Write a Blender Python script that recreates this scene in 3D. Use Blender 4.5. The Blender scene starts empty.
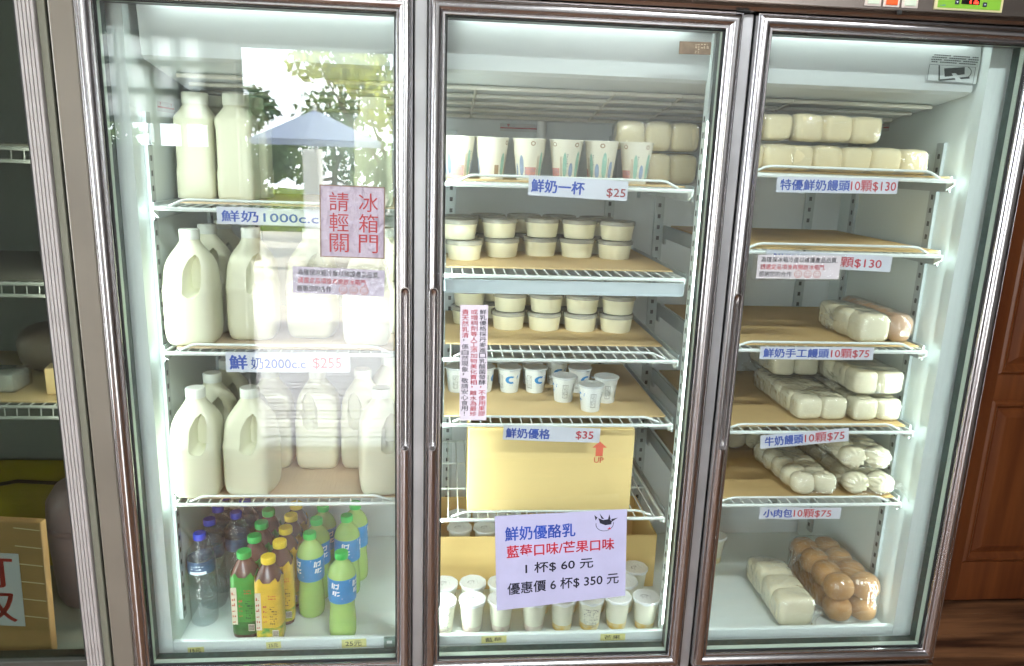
import bpy, bmesh, math, random
from mathutils import Vector, Matrix, Euler, noise as NZ
S = bpy.context.scene
COL = S.collection
PI = math.pi
R = math.radians
random.seed(7)

# ------------------------------------------------------------------ camera, sky, sun, exposure
cam = bpy.data.cameras.new('camera')
cam.sensor_width = 36.0
cam.lens = 750.0 / 1024.0 * 36.0
cam.clip_start = 0.02
co = bpy.data.objects.new('camera', cam)
COL.objects.link(co)
co.location = (-0.2594, -1.4801, 1.6)
co.rotation_euler = (1.33849, -0.03391, -0.08437)
S.camera = co
w = bpy.data.worlds.new('sky')
S.world = w
w.use_nodes = True
bg = w.node_tree.nodes['Background']
bg.inputs[0].default_value = (0.86, 0.93, 1.0, 1)
bg.inputs[1].default_value = 13.0
S.view_settings.view_transform = 'Standard'
S.view_settings.look = 'None'
S.view_settings.gamma = 1.0
S.view_settings.use_curve_mapping = False
S.view_settings.exposure = 0.05
try:
    S.cycles.use_denoising = True
    S.cycles.transparent_max_bounces = 24
    S.cycles.max_bounces = 10
    S.cycles.sample_clamp_indirect = 6.0
    S.cycles.caustics_reflective = False
    S.cycles.caustics_refractive = False
except Exception:
    pass


def lamp_area(name, loc, rot, sx, sy, power, color=(1, 1, 1), spread=PI):
    l = bpy.data.lights.new(name, 'AREA')
    l.shape = 'RECTANGLE'
    l.size, l.size_y, l.energy, l.color = sx, sy, power, color
    l.spread = spread
    o = bpy.data.objects.new(name, l)
    COL.objects.link(o)
    o.location, o.rotation_euler = loc, rot
    return o


sun = bpy.data.lights.new('sun', 'SUN')
sun.energy = 20.0
sun.angle = R(2)
sun.color = (1, 0.95, 0.86)
so = bpy.data.objects.new('sun', sun)
COL.objects.link(so)
so.rotation_euler = (R(-4), R(40), 0)
COOL = (0.90, 1.0, 0.975)
# the cooler's fluorescent tubes stand behind the door posts, one pair per post, turned into each bay
for x, sgn in ((-0.305, -1), (-0.265, 1), (0.275, -1), (0.335, 1), (-0.85, 1), (0.842, -1)):
    lamp_area('cooler_tube_light', (x, 0.0755, 1.10), (R(90), 0, R(-62 * sgn)), 0.016, 1.16, 2.8 if abs(x) < 0.5 else 1.5, COOL)
for x in (-0.58, -0.01, 0.59):
    lamp_area('cooler_top_light', (x, 0.068, 1.872), (R(38), 0, 0), 0.46, 0.014, 0.35, COOL)
# ceiling fluorescent of the shop
lamp_area('ceiling_tube_light', (0.6, -1.7, 2.84), (0, 0, 0), 1.2, 0.12, 80, (0.94, 0.98, 1.0))

lamp_area('ceiling_tube_light', (-1.8, -1.4, 2.84), (0, 0, 0), 1.2, 0.12, 22, (0.94, 0.98, 1.0))  # second lamp, added to raise the room light mirrored in the steel frames

# ------------------------------------------------------------------ materials
MATS = {}


def mat(name, col, rough=0.5, metal=0.0, spec=0.5, noise=0.0, nscale=20.0, stretch=(1, 1, 1), bump=0.0, bscale=60.0, bstretch=None,
        emit=0.0, col2=None, sss=0.0, coat=0.0):
    if name in MATS:
        return MATS[name]
    m = bpy.data.materials.new(name)
    m.use_nodes = True
    nt = m.node_tree
    b = nt.nodes['Principled BSDF']
    b.inputs['Base Color'].default_value = (*col, 1)
    b.inputs['Roughness'].default_value = rough
    b.inputs['Metallic'].default_value = metal
    b.inputs['Specular IOR Level'].default_value = spec
    if coat:
        b.inputs['Coat Weight'].default_value = coat
        b.inputs['Coat Roughness'].default_value = 0.15
    if sss:
        b.inputs['Subsurface Weight'].default_value = sss
        b.inputs['Subsurface Radius'].default_value = (0.02, 0.018, 0.012)
        b.inputs['Subsurface Scale'].default_value = 0.5
    if emit:
        b.inputs['Emission Color'].default_value = (*col, 1)
        b.inputs['Emission Strength'].default_value = emit

    def nz(sc, st, detail=4.0):
        tc = nt.nodes.new('ShaderNodeTexCoord')
        mp = nt.nodes.new('ShaderNodeMapping')
        mp.inputs['Scale'].default_value = st
        n = nt.nodes.new('ShaderNodeTexNoise')
        n.inputs['Scale'].default_value = sc
        n.inputs['Detail'].default_value = detail
        nt.links.new(tc.outputs['Object'], mp.inputs[0])
        nt.links.new(mp.outputs[0], n.inputs['Vector'])
        return n
    if noise or col2:
        n = nz(nscale, stretch)
        mx = nt.nodes.new('ShaderNodeMix')
        mx.data_type = 'RGBA'
        c2 = col2 if col2 else tuple(max(0, c * (1 - noise)) for c in col)
        mx.inputs[6].default_value = (*col, 1)
        mx.inputs[7].default_value = (*c2, 1)
        rp = nt.nodes.new('ShaderNodeMapRange')
        rp.inputs[1].default_value = 0.35
        rp.inputs[2].default_value = 0.65
        nt.links.new(n.outputs[0], rp.inputs[0])
        nt.links.new(rp.outputs[0], mx.inputs[0])
        nt.links.new(mx.outputs[2], b.inputs['Base Color'])
    if bump:
        n = nz(bscale, bstretch or (1, 1, 1))
        bp = nt.nodes.new('ShaderNodeBump')
        bp.inputs['Strength'].default_value = bump
        bp.inputs['Distance'].default_value = 0.01
        nt.links.new(n.outputs[0], bp.inputs['Height'])
        nt.links.new(bp.outputs[0], b.inputs['Normal'])
    MATS[name] = m
    return m


def clear(name, tint=(1, 1, 1), refl=1.5, gloss_rough=0.0, haze=0.0, hazecol=(1, 1, 1), bump=0.0, bscale=60.0, boost=1.0):
    """a thin clear sheet: lets light through, mirrors at its outer face by Fresnel, with some milky haze"""
    if name in MATS:
        return MATS[name]
    m = bpy.data.materials.new(name)
    m.use_nodes = True
    nt = m.node_tree
    nt.nodes.remove(nt.nodes['Principled BSDF'])
    out = nt.nodes['Material Output']
    tr = nt.nodes.new('ShaderNodeBsdfTransparent')
    tr.inputs[0].default_value = (*tint, 1)
    gl = nt.nodes.new('ShaderNodeBsdfGlossy')
    gl.inputs['Roughness'].default_value = gloss_rough
    fr = nt.nodes.new('ShaderNodeFresnel')
    fr.inputs[0].default_value = refl
    geo = nt.nodes.new('ShaderNodeNewGeometry')
    inv = nt.nodes.new('ShaderNodeMath')
    inv.operation = 'SUBTRACT'
    inv.inputs[0].default_value = 1.0
    nt.links.new(geo.outputs['Backfacing'], inv.inputs[1])
    bst = nt.nodes.new('ShaderNodeMath')
    bst.operation = 'MULTIPLY'
    bst.inputs[1].default_value = boost
    nt.links.new(inv.outputs[0], bst.inputs[0])
    mul = nt.nodes.new('ShaderNodeMath')
    mul.operation = 'MULTIPLY'
    mul.use_clamp = True
    nt.links.new(fr.outputs[0], mul.inputs[0])
    nt.links.new(bst.outputs[0], mul.inputs[1])
    base = tr
    if haze:
        df = nt.nodes.new('ShaderNodeBsdfDiffuse')
        df.inputs[0].default_value = (*hazecol, 1)
        mh = nt.nodes.new('ShaderNodeMixShader')
        mh.inputs[0].default_value = haze
        nt.links.new(tr.outputs[0], mh.inputs[1])
        nt.links.new(df.outputs[0], mh.inputs[2])
        base = mh
    mx = nt.nodes.new('ShaderNodeMixShader')
    nt.links.new(mul.outputs[0], mx.inputs[0])
    nt.links.new(base.outputs[0], mx.inputs[1])
    nt.links.new(gl.outputs[0], mx.inputs[2])
    nt.links.new(mx.outputs[0], out.inputs[0])
    if bump:
        tc = nt.nodes.new('ShaderNodeTexCoord')
        n = nt.nodes.new('ShaderNodeTexNoise')
        n.inputs['Scale'].default_value = bscale
        n.inputs['Detail'].default_value = 3
        nt.links.new(tc.outputs['Object'], n.inputs['Vector'])
        bp = nt.nodes.new('ShaderNodeBump')
        bp.inputs['Strength'].default_value = bump
        bp.inputs['Distance'].default_value = 0.01
        nt.links.new(n.outputs[0], bp.inputs['Height'])
        nt.links.new(bp.outputs[0], gl.inputs['Normal'])
        nt.links.new(bp.outputs[0], fr.inputs['Normal'])
    MATS[name] = m
    return m


def c8(r, g, b):
    f = lambda v: ((v / 255.0 + 0.055) / 1.055) ** 2.4 if v > 10 else v / 255.0 / 12.92
    return (f(r), f(g), f(b))


STEEL = mat('brushed_steel', (0.47, 0.455, 0.46), 0.25, 1.0, noise=0.08, nscale=14, stretch=(3, 3, 0.4))
STEEL_H = mat('brushed_steel_header', (0.46, 0.40, 0.36), 0.26, 1.0, noise=0.15, nscale=10, stretch=(0.4, 6, 6))
POST = mat('grey_post_metal', (0.46, 0.46, 0.47), 0.4, 0.6, noise=0.2, nscale=8)
LINER = mat('white_liner', c8(224, 235, 232), 0.32, 0, 0.5, noise=0.05, nscale=6)
LINERBACK = mat('back_liner', c8(220, 227, 228), 0.35, 0, 0.5, noise=0.06, nscale=5)
COVER = mat('cooler_cover', c8(200, 208, 206), 0.4, 0, noise=0.06, nscale=3)
GRILLE = mat('grille_plastic', c8(206, 204, 190), 0.5, 0, noise=0.1, nscale=6)
BLACKRUB = mat('black_rubber', (0.012, 0.013, 0.013), 0.55)
SPACER = mat('glass_spacer', c8(56, 76, 70), 0.35, 0.2, noise=0.4, nscale=90)
SEAL = mat('pale_seal', c8(188, 205, 190), 0.5)
GLASS = clear('door_glass', (0.985, 0.996, 0.992), 1.55, boost=1.9)
GLASS_B = clear('inner_door_glass', (0.988, 0.997, 0.994), 1.5, boost=1.7)
GLASS_L = clear('cabinet_glass', (0.62, 0.66, 0.62), 1.5)
WIRE = mat('white_coated_wire', c8(228, 236, 232), 0.35, noise=0.05, nscale=30)
SLOT = mat('slot_dark', (0.06, 0.065, 0.065), 0.6)
STD = mat('galvanised_standard', c8(186, 196, 196), 0.4, 0.35, noise=0.1, nscale=40)
CARD = mat('brown_cardboard', c8(222, 194, 142), 0.8, noise=0.16, nscale=6, bump=0.06, bscale=25, bstretch=(1, 14, 1))
CARDY = mat('yellow_carton', c8(238, 212, 146), 0.7, noise=0.08, nscale=4, bump=0.03, bscale=40)
MILK = mat('milk_filled_plastic', c8(219, 219, 192), 0.36, 0, 0.45, noise=0.03, nscale=8, sss=0.0)
MILKCAP = mat('white_cap', c8(226, 230, 220), 0.45, 0, 0.4)
PAPER = mat('white_paper', c8(216, 221, 232), 0.6, noise=0.03, nscale=12)
LILAC = mat('lilac_paper', c8(180, 179, 210), 0.42, 0, 0.5, noise=0.06, nscale=16, bump=0.1, bscale=22)
TAPED = mat('taped_paper', c8(160, 148, 164), 0.16, 0, 0.6, noise=0.1, nscale=30, bump=0.5, bscale=38)
TAPE = mat('aged_tape', c8(136, 110, 92), 0.3, noise=0.4, nscale=60)
CLEARTAPE = clear('clear_tape', (0.98, 0.98, 0.97), 1.3, 0.06, 0.02, (0.8, 0.8, 0.75), 0.5, 60)
BLUE = mat('blue_ink', c8(38, 78, 178), 0.6)
RED = mat('red_ink', c8(196, 50, 66), 0.6)
DRED = mat('dark_red_ink', c8(158, 54, 60), 0.6)
BLACK = mat('black_ink', (0.012, 0.014, 0.03), 0.6)
GREYINK = mat('grey_ink', c8(112, 116, 118), 0.6)
PALEINK = mat('pale_ink', c8(170, 172, 174), 0.6)
ORANGE = mat('orange_ink', c8(232, 110, 84), 0.6)
BUN = mat('steamed_bun', c8(226, 213, 172), 0.55, 0, 0.3, noise=0.05, nscale=14, bump=0.05, bscale=30)
BUNW = mat('white_bun', c8(228, 222, 194), 0.5, 0, 0.3, noise=0.05, nscale=16, bump=0.04, bscale=30)
BROWNBUN = mat('brown_bun', c8(170, 126, 72), 0.5, 0, 0.3, noise=0.2, nscale=12, bump=0.05, bscale=40)
TANBUN = mat('wholewheat_bun', c8(178, 142, 110), 0.6, 0, 0.3, noise=0.25, nscale=14, bump=0.1, bscale=40, bstretch=(6, 1, 1))
FILM = clear('bag_film', (0.975, 0.98, 0.97), 1.45, 0.09, 0.06, (0.9, 0.92, 0.9), 0.5, 60, 2.6)
PUD = mat('custard', c8(250, 246, 216), 0.35, 0, 0.5, noise=0.02, nscale=20)
LIDCLEAR = clear('clear_lid', (0.86, 0.86, 0.83), 1.5, 0.12, 0.48, (0.50, 0.50, 0.47), 0.6, 55)
WHITEP = mat('white_plastic', c8(232, 236, 234), 0.35)
FOIL = mat('foil_lid', c8(214, 220, 222), 0.3, 0.15, noise=0.1, nscale=50, bump=0.15, bscale=60)
CUPPAPER = mat('paper_cup', c8(226, 224, 208), 0.5, noise=0.03, nscale=10)

# ------------------------------------------------------------------ mesh helpers


def link(name, bm, m, parent=None, smooth=None, loc=None, rot=None):
    me = bpy.data.meshes.new(name)
    bmesh.ops.recalc_face_normals(bm, faces=bm.faces[:])
    bm.to_mesh(me)
    bm.free()
    for mm in (m if isinstance(m, (list, tuple)) else [m]):
        me.materials.append(mm)
    if smooth is not None:
        me.polygons.foreach_set('use_smooth', [True] * len(me.polygons))
        if smooth < 179:
            try:
                me.set_sharp_from_angle(angle=R(smooth))
            except Exception:
                pass
    o = bpy.data.objects.new(name, me)
    COL.objects.link(o)
    if loc is not None:
        o.location = loc
    if rot is not None:
        o.rotation_euler = rot
    if parent is not None:
        o.parent = parent
    return o


def thing(name, label, cat, loc=(0, 0, 0), rot=(0, 0, 0), group=None):
    o = bpy.data.objects.new(name, None)
    o.empty_display_size = 0.02
    COL.objects.link(o)
    o.location, o.rotation_euler = loc, rot
    return tag(o, label, cat, group)


def tag(o, label, cat, group=None):
    o['label'] = label
    o['category'] = cat
    if group:
        o['group'] = group
    return o


def struct(name, bm, m, smooth=None, parent=None):
    o = link(name, bm, m, parent, smooth)
    if parent is None:
        o['kind'] = 'structure'
    return o


def dup(src, loc, label, rotz=None, group=None):
    r = src.copy()
    COL.objects.link(r)
    r.location = loc
    r['label'] = label
    if rotz is not None:
        r.rotation_euler = (0, 0, rotz)
    if group:
        r['group'] = group
    for ch in list(src.children):
        c = ch.copy()
        COL.objects.link(c)
        c.parent = r
        for g in list(ch.children):
            d = g.copy()
            COL.objects.link(d)
            d.parent = c
    return r


def box(bm, x0, x1, y0, y1, z0, z1, mi=0, bev=0.0, seg=2):
    r = bmesh.ops.create_cube(bm, size=1)
    vs = r['verts']
    for v in vs:
        v.co = Vector(((x0 + x1) / 2 + v.co.x * (x1 - x0), (y0 + y1) / 2 + v.co.y * (y1 - y0), (z0 + z1) / 2 + v.co.z * (z1 - z0)))
    fs = set(f for v in vs for f in v.link_faces)
    for f in fs:
        f.material_index = mi
    if bev:
        es = list(set(e for v in vs for e in v.link_edges))
        r2 = bmesh.ops.bevel(bm, geom=es, offset=bev, segments=seg, profile=0.5, affect='EDGES')
        for f in r2['faces']:
            f.material_index = mi
    return bm


def newbox(*a, **k):
    return box(bmesh.new(), *a, **k)


def rings(bm, rs, cap0=True, cap1=True, mi=0, closed=False):
    """skin a list of vertex rings (lists of points)"""
    V = [[bm.verts.new(p) for p in r] for r in rs]
    n = len(V[0])
    pairs = list(zip(V[:-1], V[1:]))
    if closed:
        pairs.append((V[-1], V[0]))
    for a, b in pairs:
        for i in range(n):
            f = bm.faces.new((a[i], a[(i + 1) % n], b[(i + 1) % n], b[i]))
            f.material_index = mi
    if not closed:
        if cap0:
            bm.faces.new(V[0][::-1]).material_index = mi
        if cap1:
            bm.faces.new(V[-1]).material_index = mi
    return bm


def circ(r, z, n=24, e=2.0, cx=0, cy=0, ry=None):
    out = []
    ry = r if ry is None else ry
    for i in range(n):
        a = 2 * PI * (i + 0.5) / n
        c, s = math.cos(a), math.sin(a)
        out.append((cx + math.copysign(abs(c) ** (2 / e), c) * r, cy + math.copysign(abs(s) ** (2 / e), s) * ry, z))
    return out


def lathe(bm, prof, n=24, mi=0, cap0=True, cap1=True, e=2.0, cx=0, cy=0):
    return rings(bm, [circ(max(r, 1e-4), z, n, e, cx, cy) for r, z in prof], cap0, cap1, mi)


def tube(bm, pts, r, n=8, mi=0, closed=False):
    pts = [Vector(p) for p in pts]
    rs = []
    m = len(pts)
    rad = r if isinstance(r, (list, tuple)) else [r] * m
    up = None
    for i, p in enumerate(pts):
        if closed:
            t = (pts[(i + 1) % m] - pts[i - 1]).normalized()
        else:
            t = (pts[min(i + 1, m - 1)] - pts[max(i - 1, 0)]).normalized()
        if up is None:
            up = Vector((0, 0, 1)) if abs(t.z) < 0.9 else Vector((1, 0, 0))
        a = up - t * up.dot(t)
        if a.length < 1e-5:
            a = Vector((1, 0, 0)) - t * t.x
        a.normalize()
        up = a
        b = t.cross(a)
        rs.append([tuple(p + a * math.cos(2 * PI * k / n) * rad[i] + b * math.sin(2 * PI * k / n) * rad[i]) for k in range(n)])
    return rings(bm, rs, mi=mi, closed=closed)


def quad(bm, pts, mi=0):
    f = bm.faces.new([bm.verts.new(p) for p in pts])
    f.material_index = mi
    return f


_FC = {}


def text_geo(body, bold=0.012):
    """glyph triangles of a text, fitted to the unit square (u to the right, v up), and its aspect"""
    k = (body, bold)
    if k not in _FC:
        cu = bpy.data.curves.new('lettering', 'FONT')
        cu.body = body
        cu.offset = bold
        cu.resolution_u = 3
        o = bpy.data.objects.new('lettering', cu)
        COL.objects.link(o)
        dg = bpy.context.evaluated_depsgraph_get()
        me = bpy.data.meshes.new_from_object(o.evaluated_get(dg))
        vs = [(v.co.x, v.co.y) for v in me.vertices]
        fs = [tuple(p.vertices) for p in me.polygons]
        bpy.data.objects.remove(o)
        bpy.data.curves.remove(cu)
        bpy.data.meshes.remove(me)
        if not vs:
            vs, fs = [(0, 0), (1, 0), (1, 1)], [(0, 1, 2)]
        x0, x1 = min(v[0] for v in vs), max(v[0] for v in vs)
        y0, y1 = min(v[1] for v in vs), max(v[1] for v in vs)
        dx, dy = max(x1 - x0, 1e-6), max(y1 - y0, 1e-6)
        _FC[k] = ([((x - x0) / dx, (y - y0) / dy) for x, y in vs], fs)
    return _FC[k]


def put_text(bm, body, x0, x1, z0, z1, mp, mi=0, bold=0.012, shear=0.0):
    vs, fs = text_geo(body, 0.0)
    offs = [(0, 0)] if bold <= 0 else [(-1, 0), (1, 0), (0, 1), (0, -1)]
    n = max(1, len(body))
    for ox, oz in offs:
        dx, dz = ox * bold * 1.0 * (x1 - x0) / n, oz * bold * 0.8 * (z1 - z0)
        V = [bm.verts.new(mp(x0 + dx + u * (x1 - x0) + shear * v * (z1 - z0), z0 + dz + v * (z1 - z0))) for u, v in vs]
        for f in fs:
            try:
                bm.faces.new([V[i] for i in f]).material_index = mi
            except ValueError:
                pass


def flat(y):
    return lambda u, v: (u, y, v)


def on_cone(r0, z0, r1, z1, a0=0.0):
    """map (arc length, height) to the outside of a cone, arc 0 facing -y turned by a0"""
    def f(u, v):
        t = (v - z0) / (z1 - z0)
        r = r0 + (r1 - r0) * t
        a = a0 + u / ((r0 + r1) / 2)
        return (r * math.sin(a), -r * math.cos(a), v)
    return f


def patch(bm, mp, x0, x1, z0, z1, mi=0, nx=4):
    for i in range(nx):
        a, b = x0 + (x1 - x0) * i / nx, x0 + (x1 - x0) * (i + 1) / nx
        quad(bm, [mp(a, z0), mp(b, z0), mp(b, z1), mp(a, z1)], mi)


def strokes(bm, mp, x0, x1, z0, z1, rows, cols, mi=0, seed=1, fill=0.8):
    rnd = random.Random(seed)
    dz, dx = (z1 - z0) / rows, (x1 - x0) / cols
    for r_ in range(rows):
        for c in range(cols):
            if rnd.random() > fill:
                continue
            x, z = x0 + c * dx, z0 + r_ * dz
            ww, hh = dx * rnd.uniform(0.35, 0.85), dz * rnd.uniform(0.15, 0.55)
            quad(bm, [mp(x, z), mp(x + ww, z), mp(x + ww, z + hh), mp(x, z + hh)], mi)


def wave_sheet(bm, w, h, y=0.0, nx=12, nz=8, amp=0.0, seed=0, mi=0, bl=0.0, th=0.0004):
    """a sheet of paper in the xz plane, slightly wavy; bl lowers its bottom-left corner"""
    rnd = random.Random(seed)
    ph = [rnd.uniform(0, 6) for _ in range(4)]

    def P(i, j, yy):
        u, v = i / nx, j / nz
        d = amp * (math.sin(5 * u + ph[0]) * math.sin(3 * v + ph[1]) + 0.6 * math.sin(9 * u + 4 * v + ph[2]))
        return ((u - 0.5) * w, yy + d, (v - 0.5) * h - bl * (1 - u) * (1 - v))
    for yy in (y, y + th):
        V = [[bm.verts.new(P(i, j, yy)) for j in range(nz + 1)] for i in range(nx + 1)]
        for i in range(nx):
            for j in range(nz):
                bm.faces.new((V[i][j], V[i + 1][j], V[i + 1][j + 1], V[i][j + 1])).material_index = mi
    return P


# ------------------------------------------------------------------ room behind and around the coolers
FLOORM = mat('old_floorboards', c8(150, 104, 70), 0.45, 0, 0.4, noise=0, nscale=3.2, stretch=(0.7, 6, 1), col2=c8(62, 38, 26), bump=0.1, bscale=30, bstretch=(1, 10, 1))
WALLP = mat('plaster', c8(176, 168, 154), 0.8, noise=0.08, nscale=3)
CEILM = mat('dark_ceiling_boards', c8(120, 104, 88), 0.7, noise=0.15, nscale=4)
WOOD = mat('varnished_door_wood', c8(124, 70, 36), 0.36, 0, 0.5, noise=0, nscale=2.4, stretch=(9, 9, 0.7), col2=c8(98, 50, 24), coat=0.15)
WOODD = mat('dark_frame_wood', c8(70, 42, 26), 0.4, noise=0.3, nscale=6, stretch=(8, 8, 0.6))

bm = bmesh.new()
n = 0
yy = -2.4
while yy < 1.1:                                             # floorboards run along x
    box(bm, -4.2, 4.2, yy, yy + 0.117, -0.03, -0.0005 if n % 3 else 0.0)
    yy += 0.12
    n += 1
struct('floor', bm, FLOORM)
bm = newbox(-4.2, 4.2, -2.4, 1.1, 2.95, 3.0)
struct('ceiling', bm, CEILM)
bm = bmesh.new()
for a in ((-2.4, -2.1, 0, 3), (-2.1, 0.2, 0, .5), (-2.1, 0.2, 2.5, 3), (0.2, 1.1, 0, 3)):  # opening added in this unseen wall: bright sky for the frames, more room light
    box(bm, -4.3, -4.2, a[0], a[1], a[2], a[3])
struct('wall_left', bm, WALLP)
struct('ground', newbox(-14, -4.31, -2.42, 4, -0.08, -0.03), mat('side_paving', c8(190, 186, 176), 0.8, noise=0.15, nscale=1.2))
struct('wall_right', newbox(4.2, 4.3, -2.4, 1.1, 0, 3.0), WOODD)
struct('wall_back', newbox(-4.3, 1.3, 1.0, 1.1, 0, 3.0), WALLP)
# the wall opposite the coolers, with the open doorway and the barred window seen mirrored in the glass
bm = bmesh.new()
DX0, DX1, DZ = -1.247, -0.521, 2.06
WX0, WX1, WZ0, WZ1 = -2.16, -1.40, 1.576, 2.10
for a in ((-4.2, WX0, 0, 3), (WX0, WX1, 0, WZ0), (WX0, WX1, WZ1, 3), (WX1, DX0, 0, 3), (DX0, DX1, DZ, 3), (DX1, 4.2, 0, 3)):
    box(bm, a[0], a[1], -2.4, -2.3, a[2], a[3])
struct('wall_front', bm, mat('dim_plaster', c8(164, 162, 160), 0.8, noise=0.06, nscale=2))
bm = bmesh.new()
for a in ((DX0 - 0.06, DX0, 0, DZ), (DX1, DX1 + 0.06, 0, DZ), (DX0 - 0.06, DX1 + 0.06, DZ, DZ + 0.07)):
    box(bm, a[0], a[1], -2.42, -2.27, a[2], a[3], bev=0.004)
struct('trim_1', bm, mat('pale_door_frame', c8(186, 184, 178), 0.5, noise=0.08))
bm = bmesh.new()
GREYF = mat('grey_window_frame', c8(150, 156, 152), 0.5)
FROST = mat('frosted_pane', c8(225, 230, 228), 0.6)
_nt = FROST.node_tree
_tl = _nt.nodes.new('ShaderNodeBsdfTranslucent')
_tl.inputs[0].default_value = (0.9, 0.92, 0.91, 1)
_nt.links.new(_tl.outputs[0], _nt.nodes['Material Output'].inputs[0])
for i in range(7):
    x = WX0 + (WX1 - WX0) * i / 6
    box(bm, x - 0.018, x + 0.018, -2.38, -2.32, WZ0, WZ1, 0)
for j in range(5):
    z = WZ1 - 0.131 * j
    box(bm, WX0, WX1, -2.378, -2.322, z - 0.014, z + 0.014, 0)
box(bm, WX0, WX1, -2.352, -2.348, WZ1 - 0.393, WZ1, 1)
struct('window_1', bm, [GREYF, FROST])

# the raised-panel wooden door beside the coolers
Yd = 0.92
bm = bmesh.new()
box(bm, 1.30, 4.2, Yd + 0.03, Yd + 0.1, 0.0, 3.0, 0)
struct('wall_panelled', bm, WOODD)
bm = bmesh.new()
dx0, dx1 = 1.34, 2.40
box(bm, dx0, dx1, Yd + 0.004, Yd + 0.029, 0.012, 2.3, 0)


def raised(bm, x0, x1, z0, z1, y):
    r0 = [(x0, y, z0), (x1, y, z0), (x1, y, z1), (x0, y, z1)]
    ins = lambda d, yy: [(x0 + d, yy, z0 + d), (x1 - d, yy, z0 + d), (x1 - d, yy, z1 - d), (x0 + d, yy, z1 - d)]
    rings(bm, [ins(-0.012, y - 0.001), ins(0.0, y - 0.010), ins(0.008, y - 0.010), ins(0.024, y + 0.006), ins(0.030, y + 0.006), ins(0.055, y - 0.006)], cap0=False, mi=0)


for a in ((dx0, 1.69, 0.012, 2.3), (2.20, dx1, 0.012, 2.3), (1.69, 2.20, 0.012, 0.17), (1.69, 2.20, 0.81, 0.905), (1.69, 2.20, 2.1, 2.3)):
    box(bm, a[0], a[1], Yd - 0.012, Yd + 0.0035, a[2], a[3], 0, bev=0.002)
for a in ((1.70, 2.19, 0.18, 0.80), (1.70, 2.19, 0.915, 2.09)):
    raised(bm, a[0], a[1], a[2], a[3], Yd - 0.004)
struct('door_1', bm, WOOD, smooth=25)

# ------------------------------------------------------------------ garden outside the doorway
GROUND = mat('pale_paving', c8(206, 200, 188), 0.8, noise=0.15, nscale=1.2)
DECK = mat('grey_deck', c8(192, 188, 188), 0.6, noise=0.45, nscale=3, stretch=(0.5, 8, 1))
struct('ground', newbox(-14, 10, -30, -2.43, -0.08, -0.03), GROUND)
bm = bmesh.new()
yy = -5.6
while yy < -2.5:
    box(bm, -4, 2, yy, yy + 0.125, -0.03, 0.0)
    yy += 0.150
struct('trim_2', bm, DECK)
t = thing('patio_umbrella', 'slate grey patio umbrella mirrored in the left cooler door', 'umbrella', (-1.84, -8.0, -0.028))
bm = bmesh.new()
ring_o = [(math.sin(2 * PI * k / 8) * 0.78, math.cos(2 * PI * k / 8) * 0.78, 1.73) for k in range(8)]
top = bm.verts.new((0, 0, 2.08))
V = [bm.verts.new(p) for p in ring_o]
V2 = [bm.verts.new((p[0], p[1], p[2] - 0.07)) for p in ring_o]
for k in range(8):
    bm.faces.new((top, V[k], V[(k + 1) % 8]))
    bm.faces.new((V[k], V2[k], V2[(k + 1) % 8], V[(k + 1) % 8]))
link('canopy', bm, mat('slate_canvas', c8(120, 130, 150), 0.8), t)
link('pole', lathe(bmesh.new(), [(0.022, 0), (0.022, 2.12), (0.008, 2.15)], 12), mat('white_pole', c8(220, 220, 215), 0.5), t)
link('base', lathe(bmesh.new(), [(0.26, 0), (0.26, 0.06), (0.05, 0.09)], 20), mat('concrete', c8(150, 148, 140), 0.8), t)
t = thing('hazard_post', 'white post with slanted orange stripes mirrored in the left cooler door', 'post', (-2.05, -9.0, -0.028))
link('post', lathe(bmesh.new(), [(0.13, 0), (0.13, 1.6), (0.12, 1.62)], 16), mat('white_post', c8(225, 225, 220), 0.6), t)
mp = on_cone(0.132, 0, 0.132, 1)
for k in range(5):
    bm = bmesh.new()
    z = 0.75 + k * 0.14
    for i in range(6):
        a, b = -0.16 + i * 0.053, -0.16 + (i + 1) * 0.053
        quad(bm, [mp(a, z + i * 0.012), mp(b, z + (i + 1) * 0.012), mp(b, z + 0.07 + (i + 1) * 0.012), mp(a, z + 0.07 + i * 0.012)])
    link('stripe', bm, mat('hazard_orange', c8(226, 150, 50), 0.6), t)
LEAFS = [mat('leaf_green', c8(96, 124, 52), 0.7, noise=0.5, nscale=3), mat('leaf_yellow', c8(176, 180, 66), 0.7, noise=0.35, nscale=3), mat('leaf_dark', c8(58, 88, 54), 0.7, noise=0.4, nscale=3)]
BARK = mat('bark', c8(92, 74, 56), 0.9, noise=0.3, nscale=8, stretch=(6, 6, 1))


def leaves(bm, c, rad, n, size, rnd):
    for _ in range(n):
        d = Vector((rnd.gauss(0, 1), rnd.gauss(0, 1), rnd.gauss(0, 1))).normalized() * (rnd.random() ** 0.4)
        p = Vector(c) + Vector((d.x * rad[0], d.y * rad[1], d.z * rad[2]))
        q = Euler((rnd.uniform(0, 6), rnd.uniform(0, 6), rnd.uniform(0, 6))).to_matrix()
        s = size * rnd.uniform(0.6, 1.3)
        quad(bm, [p + q @ Vector(v) for v in ((-s, 0, 0), (0, -s * 0.45, 0.2 * s), (s, 0, 0), (0, s * 0.45, 0.2 * s))])


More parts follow.
